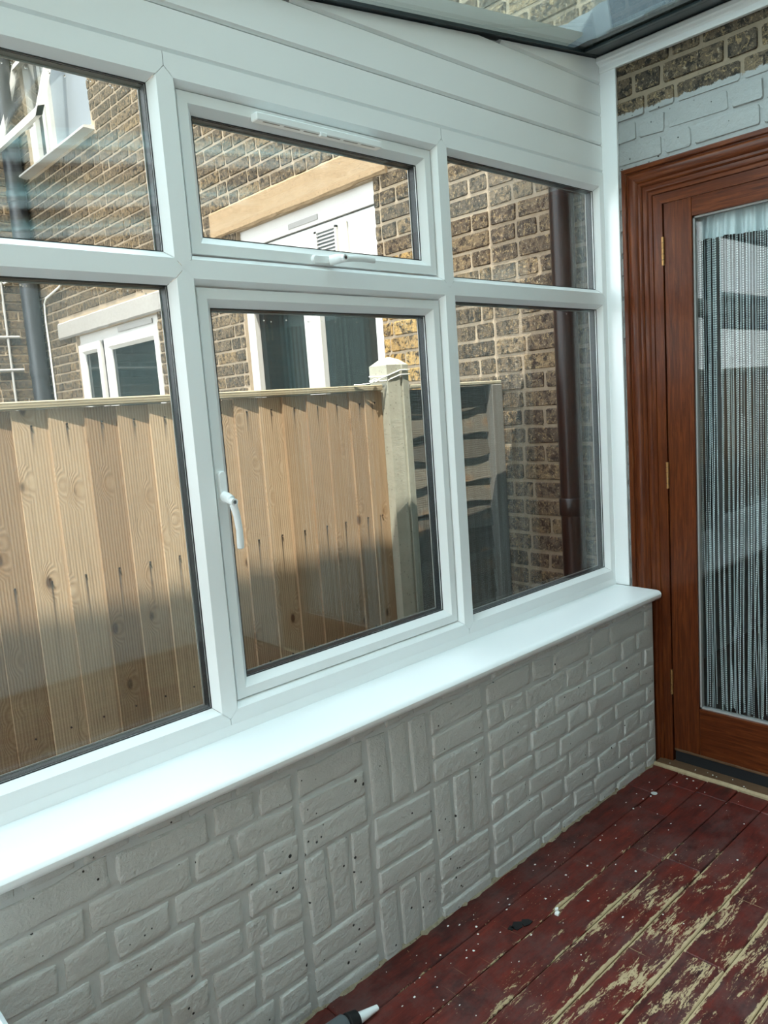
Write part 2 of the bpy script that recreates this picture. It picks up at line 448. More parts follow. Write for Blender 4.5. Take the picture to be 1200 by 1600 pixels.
def lay(parent, cells, place, matf, limit, seed, vis=None):
    """place bricks: the visible / nearest ones as parts, the rest joined as one stuff part"""
    rnd = random.Random(seed); items = []
    for c in cells:
        a, b, z0, z1, k = c
        p = place((a + b) / 2, (z0 + z1) / 2, 0)
        seen = vis(p) if vis else True
        items.append((0 if seen else 1, (Vector(p) - CAM).length, c))
    items.sort(key=lambda t: t[:2])
    rest = {}
    rotate = place('rot', 0, 0)
    for n_, (nv, d, (a, b, z0, z1, k)) in enumerate(items):
        kk = rnd.randrange(7); L = STL if k == 's' else HDL
        m = matf((a + b) / 2, (z0 + z1) / 2)
        dep = rnd.uniform(-.0025, .0025)
        loc = place((a + b) / 2, (z0 + z1) / 2, dep)
        sy = (b - a) / L; sz = (z1 - z0) / .0625; flip = rnd.random() < .5
        rz = rotate + (0)
        tilt = rnd.uniform(-.008, .008)
        if n_ < limit and not nv:
            o = obj('brick', brick_me(k, kk, m), None, parent)
            o.location = loc; o.rotation_euler = (tilt, 0, rz); o.scale = (1, sy, sz)
        else:
            mm = Matrix.Translation(loc) @ Matrix.Rotation(rz, 4, 'Z') @ Matrix.Rotation(tilt, 4, 'X') @ Matrix.Diagonal((1, sy, sz, 1))
            src = (ST if k == 's' else HD)[kk]
            mb = rest.setdefault(m.name, (MB(), m))[0]
            mb.add([(mm @ Vector(p))[:] for p in src.v], src.f)
    for nm, (mb, m) in rest.items():
        tag(obj('bricks', mb, m, parent), kind='stuff')
def slab_with_holes(mb, axis, w0, w1, u0, u1, z0, z1, holes, mi=0):
    us = sorted({u0, u1, *[h[0] for h in holes], *[h[1] for h in holes]}); zs = sorted({z0, z1, *[h[2] for h in holes], *[h[3] for h in holes]})
    us = [u for u in us if u0 <= u <= u1]; zs = [z for z in zs if z0 <= z <= z1]
    for a, b in zip(us, us[1:]):
        for c, d in zip(zs, zs[1:]):
            if any(h[0] <= (a + b) / 2 <= h[1] and h[2] <= (c + d) / 2 <= h[3] for h in holes): continue
            if axis == 'x': mb.box(w0, w1, a, b, c, d, mi)
            else: mb.box(a, b, w0, w1, c, d, mi)
# ------------------------------------------------------------------ ROOM SHELL
XG = -3.0           # garden end
YR = -2.75          # far side wall
def roofz(x): return 2.535 + .13 * x
# floor: boards run along x
fl = empty('floor'); tag(fl, 'worn red painted floorboards of the narrow glass roofed room', 'floor', kind='structure')
sub = MB(); sub.box(XG, .25, YR, -.1, -.12, -.022); obj('subfloor', sub, BLACK, fl)
ylines = [-.146, -.256, -.362, -.468, -.575, -.682, -.788, -.893]
while ylines[-1] > YR + .08: ylines.append(ylines[-1] - .1065)
joints = {0: [-.243, -1.62], 1: [-.148, -.357, -2.1], 2: [-.148, -.580, -2.45], 3: [-.139, -.567, -1.9], 4: [-.143, -1.5], 5: [-.9, -2.2], 6: [-.3, -1.7]}
rb = random.Random(3)
for i, (ya, yb) in enumerate(zip(ylines, ylines[1:])):
    js = joints.get(i, [rb.uniform(-2.6, -.4)])
    xs = [-.052] + js + [XG]
    for xa, xb in zip(xs, xs[1:]):
        mb = MB(); lift = rb.uniform(-.0012, .0012)
        cx, cy = (xa + xb) / 2, (ya + yb) / 2
        hx, hy = (xa - xb) / 2 - .0008, (ya - yb) / 2 - .0012
        mb.box(-hx, hx, -hy, hy, -.02, 0, 0, .0022)
        obj('floorboard', mb, FLOORP, fl, None, (cx, cy, lift))
# pale dirty filler between painted wall and floor
mb = MB(); rings = []; rs = random.Random(5); x = XG
while x < -.03:
    w = rs.choice((.001, .003, .005, .009)) * rs.uniform(.6, 1.3); h = rs.uniform(.002, .009); yb = -.150
    rings.append([(x, yb, -.004), (x, yb, .004 + h), (x, yb - .006 - w * .45, .002 + h * .5), (x, yb - .007 - w, -.001)])
    x += rs.uniform(.008, .03)
mb.loft(rings)
tag(obj('baseboard_left', mb, FILL, None, 50), 'crumbling pale filler strip along the foot of the grey brick wall', 'filler strip', kind='structure')

# ---- dwarf wall with painted bricks, basketwork panel in the middle, plank cladding above the window
wl = empty('wall_left'); tag(wl, 'low grey painted brick wall with basketweave panel and white plank cladding above its window', 'wall', kind='structure')
mb = MB(); mb.box(XG - .1, -.024, -.152, .10, -.12, .632); obj('mortar', mb, PMORTAR, wl)
def pbrick(x0, x1, z0, z1, seed, m=PBRICK):
    rnd = random.Random(seed); vert = (z1 - z0) > (x1 - x0)
    cx, cz, hx, hz = (x0 + x1) / 2, (z0 + z1) / 2, (x1 - x0) / 2, (z1 - z0) / 2
    hl, hs = (hz, hx) if vert else (hx, hz)
    el = .0042 / max(hl, .012); es = .0042 / max(hs, .012)
    us = [-1, -1 + el * .6, -1 + el * 1.5, -1 + el * 3, -.5, 0, .5, 1 - el * 3, 1 - el * 1.5, 1 - el * .6, 1]; vs_ = [-1, -1 + es * .6, -1 + es * 1.5, -1 + es * 3, 0, 1 - es * 3, 1 - es * 1.5, 1 - es * .6, 1]
    D = .0050 + rnd.uniform(-.0012, .0022); o = Vector((rnd.random() * 50, rnd.random() * 50, 0)); tx, tz = rnd.uniform(-1, 1) * .0018, rnd.uniform(-1, 1) * .0018
    skew = rnd.uniform(-.004, .004); mb = MB(); P = []
    for v in vs_:
        for u in us:
            eu, ev = abs(u), abs(v)
            du = 0 if eu > .999 else (.55 if eu > 1 - el * .8 else .93 if eu > 1 - el * 1.8 else 1.0)
            dv = 0 if ev > .999 else (.55 if ev > 1 - es * .8 else .95 if ev > 1 - es * 1.8 else 1.0)
            d = D * min(du, dv) * (1 if du == 1 or dv == 1 else .9)
            cr_ = .007 if (eu > .999 and ev > .999) else (.003 if (eu > .98 * 1 and ev > .8) else 0)
            L = u * (hl - cr_); Sx = v * (hs - cr_)
            nz = noise.noise(o + Vector((L * 22, Sx * 22, 0))); n2 = noise.noise(o + Vector((L * 16 + 9, Sx * 30, 3)))
            if min(du, dv) < .95: L += nz * .005; Sx += n2 * .006
            Sx += skew * u
            y = -d - (nz * .0007 + (tx * u + tz * v) * .5) * (1 if d > 0 else 0) + (.002 if d == 0 else 0)
            P.append((cx + (Sx if vert else L), -.152 + y, cz + (L if vert else Sx)))
    k = len(us); F = [(j * k + i, j * k + i + 1, (j + 1) * k + i + 1, (j + 1) * k + i) for j in range(len(vs_) - 1) for i in range(k - 1)]
    c0 = Vector((cx, -.152, cz))
    mb.add([tuple(Vector(p) - c0) for p in P], F)
    obj('brick', mb, m, wl, 24, c0)
rows = [(.600, .634), (.528, .600), (.457, .527), (.386, .456), (.316, .385), (.247, .315), (.178, .246), (.106, .177), (.036, .105), (-.034, .035)]
top = [-3.0, -2.86, -2.755, -2.65, -2.545, -2.44, -2.337, -2.233, -2.127, -2.023, -1.911, -1.802, -1.691, -1.592, -1.48, -1.37, -1.27, -1.165, -1.06, -.955, -.845, -.74, -.63, -.525, -.42, -.31, -.20, -.095, -.026]
rc = {1: [-.982, -.763, -.655, -.443, -.324, -.093, -.026], 2: [-.982, -.909, -.80, -.586, -.472, -.257, -.151, -.026],
      3: [-.982, -.761, -.652, -.435, -.313, -.098, -.026], 4: [-.982, -.921, -.788, -.591, -.474, -.253, -.13, -.026],
      5: [-.982, -.770, -.640, -.418, -.307, -.09, -.026], 6: [-.982, -.915, -.806, -.589, -.476, -.249, -.135, -.026],
      7: [-.985, -.744, -.622, -.427, -.292, -.073, -.026], 8: [-.985, -.90, -.79, -.574, -.453, -.219, -.10, -.026], 9: [-.985, -.75, -.64, -.42, -.31, -.1, -.026]}
ra = {1: [-3.0, -2.72, -2.50, -2.285, -2.069, -1.86, -1.748, -1.648], 2: [-3.0, -2.78, -2.56, -2.345, -2.127, -1.911, -1.81, -1.648],
      3: [-3.0, -2.9, -2.69, -2.47, -2.36, -2.182, -2.088, -1.962, -1.752, -1.648], 4: [-3.0, -2.78, -2.56, -2.345, -2.127, -1.915, -1.80, -1.652],
      5: [-3.0, -2.9, -2.68, -2.47, -2.25, -2.04, -1.925, -1.81, -1.743, -1.652], 6: [-3.0, -2.78, -2.56, -2.36, -2.14, -2.0, -1.898, -1.784, -1.652],
      7: [-3.0, -2.9, -2.68, -2.46, -2.25, -2.03, -1.90, -1.79, -1.652], 8: [-3.0, -2.8, -2.58, -2.37, -2.15, -1.95, -1.75, -1.652], 9: [-3.0, -2.7, -2.5, -2.2, -2.0, -1.85, -1.652]}
sdn = 100
def prow(r, js):
    global sdn
    for a, b in zip(js, js[1:]):
        sdn += 1; j = random.Random(sdn)
        g = .0045
        pbrick(a + g + j.uniform(0, .003), b - g - j.uniform(0, .003), rows[r][0] + .0035, rows[r][1] - .0035, sdn)
prow(0, top)
for r in rc: prow(r, rc[r])
for r in ra: prow(r, ra[r])
cols_ = {'b1': (-1.643, -1.437), 'b2': (-1.430, -1.217), 'b3': (-1.211, -.992)}
def horiz(c, rr):
    global sdn
    for r in rr:
        sdn += 1; a, b = cols_[c]; pbrick(a + .005, b - .005, rows[r][0] + .003, rows[r][1] - .003, sdn)
def verts3(c, z0, z1):
    global sdn
    a, b = cols_[c]; w = (b - a) / 3
    for k in range(3):
        sdn += 1; pbrick(a + k * w + .004, a + (k + 1) * w - .004, z0 + .005, z1 - .004, sdn)
for c in ('b1', 'b3'):
    horiz(c, (1, 2, 3)); verts3(c, .178, .385); horiz(c, (7, 8, 9))
verts3('b2', .390, .600); horiz('b2', (4, 5, 6)); verts3('b2', -.034, .175)
# cladding planks above the window, trimmed to the roof slope
clz = [2.150, 2.242, 2.340, 2.443, 2.545]
for z0, z1 in zip(clz, clz[1:]):
    a, b = z0 + .0012, z1 - .0012
    def prof(x): return min(b, roofz(x) - .006)
    xl = max(XG, (a + .012 - 2.529) / .13); xr = -.0132
    xk = (b - 2.529) / .13
    xs = [xl] + ([xk] if xl < xk < xr else []) + [xr]
    topz = [prof(x) for x in xs]
    g = .0065
    front = [(x, z) for x, z in zip(xs, topz)]
    mb = MB()
    ring = lambda y, lo, dz: [(xl, y, a + lo), (xr, y, a + lo)] + [(x, y, max(a + lo + .001, z - dz)) for x, z in reversed(front)]
    mb.loft([ring(.022, 0, 0), ring(.0085, 0, 0), ring(.0015, g, .0035)])
    obj('cladding_plank', mb, PVC, wl)
mb = MB(); n0 = [(XG, .022, 2.148), (-.002, .022, 2.148), (-.002, .022, 2.529), (XG, .022, roofz(XG) - .006)]
mb.loft([n0, [(x, .075, z) for x, y, z in n0]]); obj('cladding_backing', mb, PVC_OUT, wl)

# ---- house wall (x = 0): outdoors beside the window and indoors around the door
ZL = [.680 + .0734 * k for k in range(-9, 39)]
def placeX(u, v, d):
    if u == 'rot': return 0
    return (.0215 + d, u, v)
wb = empty('wall_back'); tag(wb, 'old stock brick house wall, its lower part painted grey around the brown door', 'wall', kind='structure')
mb = MB(); slab_with_holes(mb, 'x', .0022, .25, YR - .4, .53, -.12, 3.6, [(-2.16, -.095, -.2, 2.118)]); obj('mortar', mb, HMORTAR, wb)
cells = flemish(YR, .53, ZL, 11)
cells = cut(cells, [(-2.16, -.072, -.2, 2.126), (YR, -.16, 0, .3)])
lay(wb, cells, placeX, lambda u, v: HBRICK, 295, 12, lambda p: (lambda q: q and -40 < q[0] < 1240 and -60 < q[1] < 960)(pix(p)))

# far side wall (house wing): closes the room and shades it from the sun
ws = empty('wall_right'); tag(ws, 'tall house wing wall closing the far side of the room', 'wall', kind='structure')
mb = MB(); mb.box(-9, .3, YR - .35, YR, -.12, 12.39); obj('brickwork', mb, stone('wing_brick', (.20, .155, .11), (.31, .25, .17), 14, .6), ws)
mb = MB(); mb.box(XG, -.02, YR, YR + .012, 0, 1.05); obj('painted_face', mb, PMORTAR, ws)
mb = MB(); mb.box(XG, -.02, YR, YR + .012, 1.05, 2.14); obj('upper_face', mb, PMORTAR, ws)

# ---- glass roof
ce = empty('ceiling'); tag(ce, 'sloping clear blue tinted glass roof with white bars', 'roof', kind='structure')
def slope_box(mb, x0, x1, y0, y1, lo, hi, mi=0):
    vs = [(x, y, roofz(x) + d) for d in (lo, hi) for y in (y0, y1) for x in (x0, x1)]
    mb.add(vs, [(0, 2, 3, 1), (4, 5, 7, 6), (0, 1, 5, 4), (2, 6, 7, 3), (0, 4, 6, 2), (1, 3, 7, 5)], mi)
ry = [.082, -1.115, -1.81, -2.50, YR]
for a, b in zip(ry, ry[1:]):
    mb = MB(); slope_box(mb, XG - .12, -.004, b + .006, a - .006, .004, .010); obj('glass_pane', mb, ROOFGLASS, ce)
for y in ry[1:-1]:
    mb = MB(); slope_box(mb, XG - .05, -.03, y - .036, y + .036, -.004, .030); obj('glazing_strip', mb, FROST, ce)
    mb = MB(); slope_box(mb, XG - .05, -.03, y - .20, y - .155, -.05, .003, 1); slope_box(mb, XG - .05, -.03, y - .150, y - .120, -.03, .003, 0); obj('roof_bar', mb, [PVC, DARKBAR], ce)
mb = MB(); slope_box(mb, XG, -.03, -.012, .022, -.0055, .004); obj('edge_seal', mb, DARKBAR, ce)
mb = MB(); slope_box(mb, XG - .1, -.004, .030, .060, .0112, .082); obj('edge_upstand', mb, PVC_OUT, ce)
mb = MB(); slope_box(mb, XG - .1, -.004, .078, .100, -.05, .004); obj('outer_edge_bar', mb, PVC_OUT, ce)
mb = MB(); slope_box(mb, -.105, -.004, YR, .02, -.004, .0035); slope_box(mb, -.125, -.095, YR, .02, -.0035, .0035); obj('wall_bar', mb, DARKBAR, ce)
mb = MB(); mb.box(XG - .16, XG, YR, .1, roofz(XG) - .09, roofz(XG) + .02); obj('eaves_beam', mb, PVC, ce)
# lead flashing above the roof where it meets the house
mb = MB(); rs = random.Random(8); rings = []
y = YR
while y < .35:
    w = rs.uniform(-.012, .012)
    rings.append([(-.008, y, 2.70 + w), (-.034, y, 2.66 + w), (-.075, y, 2.595 + w * .5), (-.165 + w, y, 2.548 - .012), (-.165 + w, y, 2.540 - .012), (-.07, y, 2.585 + w * .5), (-.007, y, 2.64)])
    y += .045
mb.loft(rings); tag(obj('lead_flashing', mb, LEAD, None, 60), 'grey lead flashing along the brick wall just above the glass roof', 'flashing')

# white corner trim and wall trim
t1 = empty('trim_1'); tag(t1, 'white plastic corner trim between window and house wall, turning along under the roof', 'trim', kind='structure')
mb = MB(); mb.box(-.013, -.001, -.057, .021, .662, 2.482, 0, .0015); obj('upright_trim', mb, PVC, t1)
mb = MB()
pr = [(-.002, 2.476), (-.017, 2.476), (-.019, 2.480), (-.019, 2.494), (-.024, 2.499), (-.034, 2.503), (-.038, 2.508), (-.038, 2.520), (-.034, 2.524), (-.002, 2.524)]
mb.loft([[(x, YR, z) for x, z in pr], [(x, .0, z) for x, z in pr]]); obj('wall_trim', mb, PVC, t1)

# ---- garden end screen: white framed glazing with garden behind the camera
ge = empty('window_5'); tag(ge, 'white framed glazed screen at the garden end of the room', 'window', kind='structure')
mb = MB()
for y0, y1 in ((-2.75, -2.68), (-1.98, -1.91), (-1.02, -.95), (-.10, .0)): mb.box(XG - .07, XG, y0, y1, 0, 2.06)
for z0, z1 in ((0, .07), (2.0, 2.06)): mb.box(XG - .069, XG - .001, -2.74, -.01, z0, z1)
obj('frame', mb, PVC, ge)
mb = MB()
for y0, y1 in ((-2.68, -1.98), (-1.91, -1.02), (-.95, -.10)): mb.box(XG - .04, XG - .034, y0, y1, .07, 2.0)
obj('glass', mb, GLASS, ge)
# ------------------------------------------------------------------ MAIN WINDOW (y = 0)
w1 = empty('window_1'); tag(w1, 'large white plastic window of six panes with two opening sashes', 'window', kind='structure')
H = .0187; XM1, XM2, ZT = -1.702, -.8567, 1.7137; ZH, ZB = 2.1013 + H, .718 - H; XJ = -.0397 + H; XL0 = -2.93
FIX = [(H - .004, .060), (H - .004, .046), (H + .0165, .0455), (H + .0165, .020), (H + .0012, .0), (0, 0)]
SAS = [(H + .0127, .065), (H + .0127, .017), (H + .0012, .0), (0, 0)]
def bar(mb, axis, c, s0, s1, plus, minus, m0, m1, gap=.0006, mi=0):
    """frame member along axis; plus / minus: side profiles [(offset, y)] outermost first; ends: 'v' two-sided point, 'h' one-sided, 'm' true mitre"""
    prof = [(o, y) for o, y in plus] + [(-o, y) for o, y in reversed(minus)][1:]
    def endpos(s, o, m, sgn):
        if m == 'v': return s + sgn * (abs(o) + gap)
        if m == 'h': return s + sgn * (max(o, 0) + gap)
        if m == 'm': return s + sgn * (o + gap)
        return s
    r0 = []; r1 = []
    for o, y in prof:
        a, b = endpos(s0, o, m0, 1), endpos(s1, o, m1, -1)
        r0.append((c + o, y, a) if axis == 'z' else (a, y, c + o)); r1.append((c + o, y, b) if axis == 'z' else (b, y, c + o))
    mb.loft([r0, r1], mi, False)
OUT_T = [(.028, .07), (.028, .0)]
mb = MB()   # head: inner side is down -> use offset measured downwards
def flip(pl): return pl
def hbar(mb, c, s0, s1, inner, m0, m1, down=True, outer=.028):
    sg = -1 if down else 1
    prof = [(o, y) for o, y in inner] + [(-outer, .0), (-outer, .07)]
    def ep(s, o, m, d):
        return s + d * (max(o, 0) + .0006) if m == 'h' else s + d * (o + .0006) if m == 'm' else s
    r0 = [(ep(s0, o, m0, 1), y, c + sg * o) for o, y in prof]; r1 = [(ep(s1, o, m1, -1), y, c + sg * o) for o, y in prof]
    mb.loft([r0, r1], 0, False)
head = MB(); hbar(head, ZH, XL0, XM1, FIX, 'm', 'h'); hbar(head, ZH, XM1, XM2, SAS, 'h', 'h'); hbar(head, ZH, XM2, XJ, FIX, 'h', 'm')
obj('head_rail', head, PVC, w1)
bot = MB(); hbar(bot, ZB, XL0, XM1, FIX, 'm', 'h', False); hbar(bot, ZB, XM1, XM2, SAS, 'h', 'h', False); hbar(bot, ZB, XM2, XJ, FIX, 'h', 'm', False)
obj('bottom_rail', bot, PVC, w1)
def jamb(x, sgn):
    for z0, z1, lowcorner in ((ZB, ZT, True), (ZT, ZH, False)):
        mb = MB(); prof = [(o, y) for o, y in FIX] + [(-.0205, .0), (-.0205, .07)]
        e0 = lambda o: z0 + (o if lowcorner else max(o, 0)) + .0003
        e1 = lambda o: z1 - (max(o, 0) if lowcorner else o) - .0003
        mb.loft([[(x + sgn * o, y, e0(o)) for o, y in prof], [(x + sgn * o, y, e1(o)) for o, y in prof]], 0, False); obj('jamb', mb, PVC, w1)
jamb(XJ, -1); jamb(XL0, 1)
for xm, pl, mn in ((XM1, SAS, FIX), (XM2, FIX, SAS)):
    for z0, z1 in ((ZB, ZT), (ZT, ZH)):
        mb = MB(); bar(mb, 'z', xm, z0, z1, pl, mn, 'v', 'v'); obj('mullion', mb, PVC, w1)
for x0, x1, pr_ in ((XL0, XM1, FIX), (XM1, XM2, SAS), (XM2, XJ, FIX)):
    mb = MB(); bar(mb, 'x', ZT, x0, x1, pr_, pr_, 'v', 'v'); obj('transom', mb, PVC, w1)
def ring_bars(mb, x0, x1, z0, z1, prof, mi=0):
    """mitred ring; prof [(inset from the outer rectangle, y)]"""
    for k in range(4):
        a = [(x0 + o, y, z0 + o) for o, y in prof]; b = [(x1 - o, y, z0 + o) for o, y in prof]
        c = [(x1 - o, y, z1 - o) for o, y in prof]; d = [(x0 + o, y, z1 - o) for o, y in prof]
        p, q = ((a, b), (b, c), (c, d), (d, a))[k]
        mb.loft([p, q], mi)
def unit(parent, x0, x1, z0, z1, y):
    """sealed glass unit between sight lines x0..x1, z0..z1, inner face at y"""
    e = .004
    for yy in (y + .001, y + .021):
        mb = MB(); mb.box(x0 - e, x1 + e, yy, yy + .004, z0 - e, z1 + e); obj('pane', mb, GLASS, parent)
    mb = MB(); ring_bars(mb, x0 - .006, x1 + .006, z0 - .006, z1 + .006, [(0, y + .0055), (.0075, y + .0055), (.0078, y + .0249), (0, y + .0249)]); obj('spacer', mb, SPACER, parent)
    mb = MB(); ring_bars(mb, x0 - .006, x1 + .006, z0 - .006, z1 + .006, [(0, y - .0012), (.0072, y - .0012), (.0076, y + .0006), (0, y + .0006)]); obj('gasket', mb, RUBBER, parent)
    mb = MB(); ring_bars(mb, x0 - .012, x1 + .012, z0 - .012, z1 + .012, [(0, y + .0252), (.0170, y + .0252), (.0170, y + .0268), (.002, y + .0272), (0, y + .034)]); obj('outer_bead', mb, PVC_OUT, parent)
# rain drops hanging along the top edges of the outer panes
WATER = mat('water', (1, 1, 1), .02, .5); WATER.node_tree.nodes['Principled BSDF'].inputs['Transmission Weight'].default_value = 1.0; WATER.node_tree.nodes['Principled BSDF'].inputs['IOR'].default_value = 1.33
mb = MB(); rs = random.Random(77)
for x0, x1, z, n_ in ((-2.2, -1.76, 2.078, 26), (-2.2, -1.76, 1.672, 26), (-1.62, -.96, 2.022, 14), (-1.62, -.96, 1.622, 22), (-.80, -.08, 2.078, 20), (-.80, -.08, 1.672, 22)):
    for k in range(n_):
        x = rs.uniform(x0, x1); r_ = rs.choice((.0008, .0011, .0014, .0019)); zz = z - rs.uniform(.002, .008); y0 = .0455 + (.013 if -1.65 < x < -.9 else 0)
        mb.tube([(x, y0, zz), (x, y0 + r_ * .5, zz), (x, y0 + r_ * .9, zz), (x, y0 + r_, zz)], [r_ * 1.1, r_, r_ * .55, r_ * .1], 7)
tag(obj('rain_drops', mb, WATER, w1, 70), kind='stuff')
b = .0165
for x0, x1 in ((XL0 + H + b, XM1 - H - b), (XM2 + H + b, XJ - H - b)):
    unit(w1, x0, x1, ZB + H + b, ZT - H - b, .020); unit(w1, x0, x1, ZT + H + b, ZH - H - b, .020)
def handle(parent, c, vert):
    """espagnolette handle: c = pivot on the sash face; lever runs along +x or -z"""
    def P(l, s, y): return (c[0] + (s if vert else l), c[1] + y, c[2] + (-l if vert else s))
    mb = MB(); rings = []
    for y, g in ((0, 0), (-.007, 0), (-.010, .0025)):
        r = []
        for t in range(20):
            a = 2 * pi * t / 20; l = .026 * (1 if cos(a) > 0 else -1) + (.0105 - g) * cos(a); s_ = (.0105 - g) * sin(a)
            r.append(P(l - .028, s_, y))
        rings.append(r)
    mb.loft(rings)
    k = .012 if vert else .004
    path = [P(-.006, 0, -.006), P(-.004, 0, -.022), P(.0, 0, -.034), P(.010, k * .1, -.041), P(.035, k * .5, -.043), P(.070, k * .9, -.041), P(.100, k, -.038), P(.112, k, -.037), P(.115, k, -.037)]
    mb.tube(path, [(.0105, .0125), (.0105, .012), (.0105, .0115), (.009, .009), (.0065, .0085), (.006, .0085), (.0062, .009), (.0058, .0085), (.002, .004)], 14)
    p0, p1, p2 = P(.004, 0, -.036), P(.005, 0, -.0505), P(.005, 0, -.0512)
    mb.cyl(p0, p1, .0085, 16, 0); mb.cyl(P(.005, 0, -.050), p2, .0048, 14, 1)
    mb.box(*[v for t in zip([min(a_, b_) for a_, b_ in zip(P(.005 - .003, -.001, -.052), P(.005 + .003, .001, -.0512))], [max(a_, b_) for a_, b_ in zip(P(.005 - .003, -.001, -.052), P(.005 + .003, .001, -.0512))]) for v in t], 2)
    obj('handle', mb, [PVC, CHROME, BLACK], parent, 40)
sx0, sx1 = -1.6702, -.8932
for z0, z1, vert in ((1.749, 2.0855, False), (.7335, 1.678, True)):
    mb = MB(); ring_bars(mb, sx0, sx1, z0, z1, [(0, .062), (0, .0142), (.0012, .013), (.0235, .013), (.0415, .033), (.0415, .050), (.030, .062)])
    sash = obj('sash', mb, PVC, w1)
    unit(sash, sx0 + .0415, sx1 - .0415, z0 + .0415, z1 - .0415, .033)
    if vert: handle(sash, (-1.6575, .013, 1.209), True)
    else:
        handle(sash, (-1.281, .013, 1.7605), False)
        mb = MB(); mb.box(-1.487, -1.101, -.012, .0128, 2.0515, 2.0685, 0, .002)
        mb.box(-1.305, -1.285, -.0135, -.004, 2.0465, 2.056, 0, .001)
        for k in range(6):
            xa = -1.466 + k * .058 + (.008 if k > 2 else 0); mb.box(xa, xa + .046, -.008, -.003, 2.0511, 2.0522, 1)
        obj('trickle_vent', mb, [PVC, LABEL_GREY], sash)
# window board
mb = MB()
pr = [(.03, .636), (.03, .6645), (-.168, .6625), (-.176, .6615), (-.183, .6575), (-.187, .651), (-.187, .643), (-.184, .636), (-.178, .6315), (-.170, .630), (-.1655, .625), (-.160, .625), (-.158, .636)]
mb.loft([[(XG, y, z) for y, z in pr], [(-.026, y, z) for y, z in pr]])
r2 = [(y * 1 if y < -.15 else y, z) for y, z in pr]
cap = [[(-.0262, y, z) for y, z in pr], [(-.0205, y, z) for y, z in pr], [(-.0190, y * .995, z - .0015 if z > .65 else z + .0015) for y, z in pr]]
mb.loft(cap)
sl = tag(obj('window_sill', mb, PVC, None, 30), 'long glossy white window sill with rounded front edge above the grey bricks', 'window sill', kind='structure')
mb = MB(); pr = [(-.0005, .6645), (-.006, .6645), (-.0045, .670), (-.0015, .680), (-.0003, .686)]
mb.loft([[(XG, y, z) for y, z in pr], [(-.016, y, z) for y, z in pr]]); obj('sealing_bead', mb, PVC, sl, 60)

# ------------------------------------------------------------------ DOORS in the house wall
t2 = empty('trim_2'); tag(t2, 'moulded mahogany brown architrave around the double doors', 'door frame', kind='structure')
YA, ZA, YE = -.072, 2.136, -2.165
ap = [(0, .0), (0, .019), (.004, .021), (.014, .021), (.017, .018), (.0175, .014), (.021, .014), (.024, .017), (.032, .0205), (.042, .0205), (.052, .016), (.058, .011), (.0585, .014), (.066, .015), (.071, .012), (.0715, .009), (.080, .0105), (.087, .009), (.092, .005), (.0925, .007), (.104, .007), (.106, .003), (.1385, .003), (.1385, -.03), (0, -.004)]
def arch(path, mtl, nm):
    mb = MB(); mb.loft(path); obj(nm, mb, mtl, t2, 25)
arch([[(-h, YA - t, .0) for t, h in ap], [(-h, YA - t, ZA - t) for t, h in ap]], MAHOG, 'upright_moulding')
arch([[(-h, YA - t, ZA - t) for t, h in ap], [(-h, YE + t, ZA - t) for t, h in ap]], MAHOG_H, 'head_moulding')
arch([[(-h, YE + t, ZA - t) for t, h in ap], [(-h, YE + t, .0) for t, h in ap]], MAHOG, 'upright_moulding')
mb = MB(); mb.box(.0, .24, YA - .115, YA - .030, -.02, 2.1); mb.box(.0, .24, YE + .030, YE + .115, -.02, 2.1); mb.box(.0, .24, YE + .11, YA - .11, 2.040, 2.1)
obj('frame_lining', mb, MAHOG, t2)
# paint dabs left on the brown frame
mb = MB()
for (y, z, r_) in ((-.1815, .530, .008), (-.180, .470, .005), (-.1835, .458, .004)): mb.tube([(.0058, y, z), (.0045, y, z)], [r_, r_ * .7], 7)
obj('paint_dab', mb, PBRICK, t2)
mb = MB()
for (y, z, r_) in ((-.262, 2.0365, .006), (-.275, 2.0372, .004), (-.43, 2.0362, .006), (-.46, 2.0362, .003)): mb.tube([(-.0033, y, z), (-.0037, y, z)], [(r_ * 1.6, r_ * .5), (r_ * 1.4, r_ * .4)], 6)
obj('wood_chip', mb, PALEWOOD, t2)
def door(nm, y0, y1, hinge_left, label):
    d = empty(nm); tag(d, label, 'door', kind='structure')
    zb, zt = .058, 2.035; st = .096; zgb, zgt = .236, 1.936
    X0, X1 = .002, .046
    lo, hi = min(y0, y1), max(y0, y1)
    for a, b in ((hi - st, hi), (lo, lo + st)):
        mb = MB(); mb.box(X0, X1, a, b, zb, zt, 0, .0012); obj('stile', mb, MAHOG, d)
    for a, b in ((zb, zgb), (zgt, zt)):
        mb = MB(); mb.box(X0 + .0004, X1, lo + st + .0006, hi - st - .0006, a, b, 0, .0012); obj('rail', mb, MAHOG_H, d)
    mb = MB(); ya, yb = lo + st, hi - st
    # putty line and glass
    for bx in ((ya, yb, zgb, zgb + .006), (ya, yb, zgt - .006, zgt), (ya, ya + .006, zgb, zgt), (yb - .006, yb, zgb, zgt)):
        mb.box(.012, .030, bx[0], bx[1], bx[2], bx[3])
    obj('glazing_bead', mb, LABEL_GREY, d)
    mb = MB(); mb.box(.018, .023, ya + .0005, yb - .0005, zgb + .0005, zgt - .0005); obj('glass', mb, DOORGLASS, d)
    yh = hi + .003 if hinge_left else lo - .003
    for z in (1.843, 1.079, .319):
        mb = MB()
        for k in range(5):
            za = z - .047 + k * .0189; mb.cyl((-.0015, yh, za), (-.0015, yh, za + .0175), .0055, 10)
        obj('hinge', mb, BRASS, d, 40)
    mb = MB(); mb.box(.006, .04, lo + .002, hi - .002, .0128, .0575); obj('weather_seal', mb, RUBBER, d)
    mb = MB(); mb.box(-.004, .001, lo + .004, hi - .004, .056, .064, 0, .001); obj('drip_strip', mb, THRESH, d)
    return d
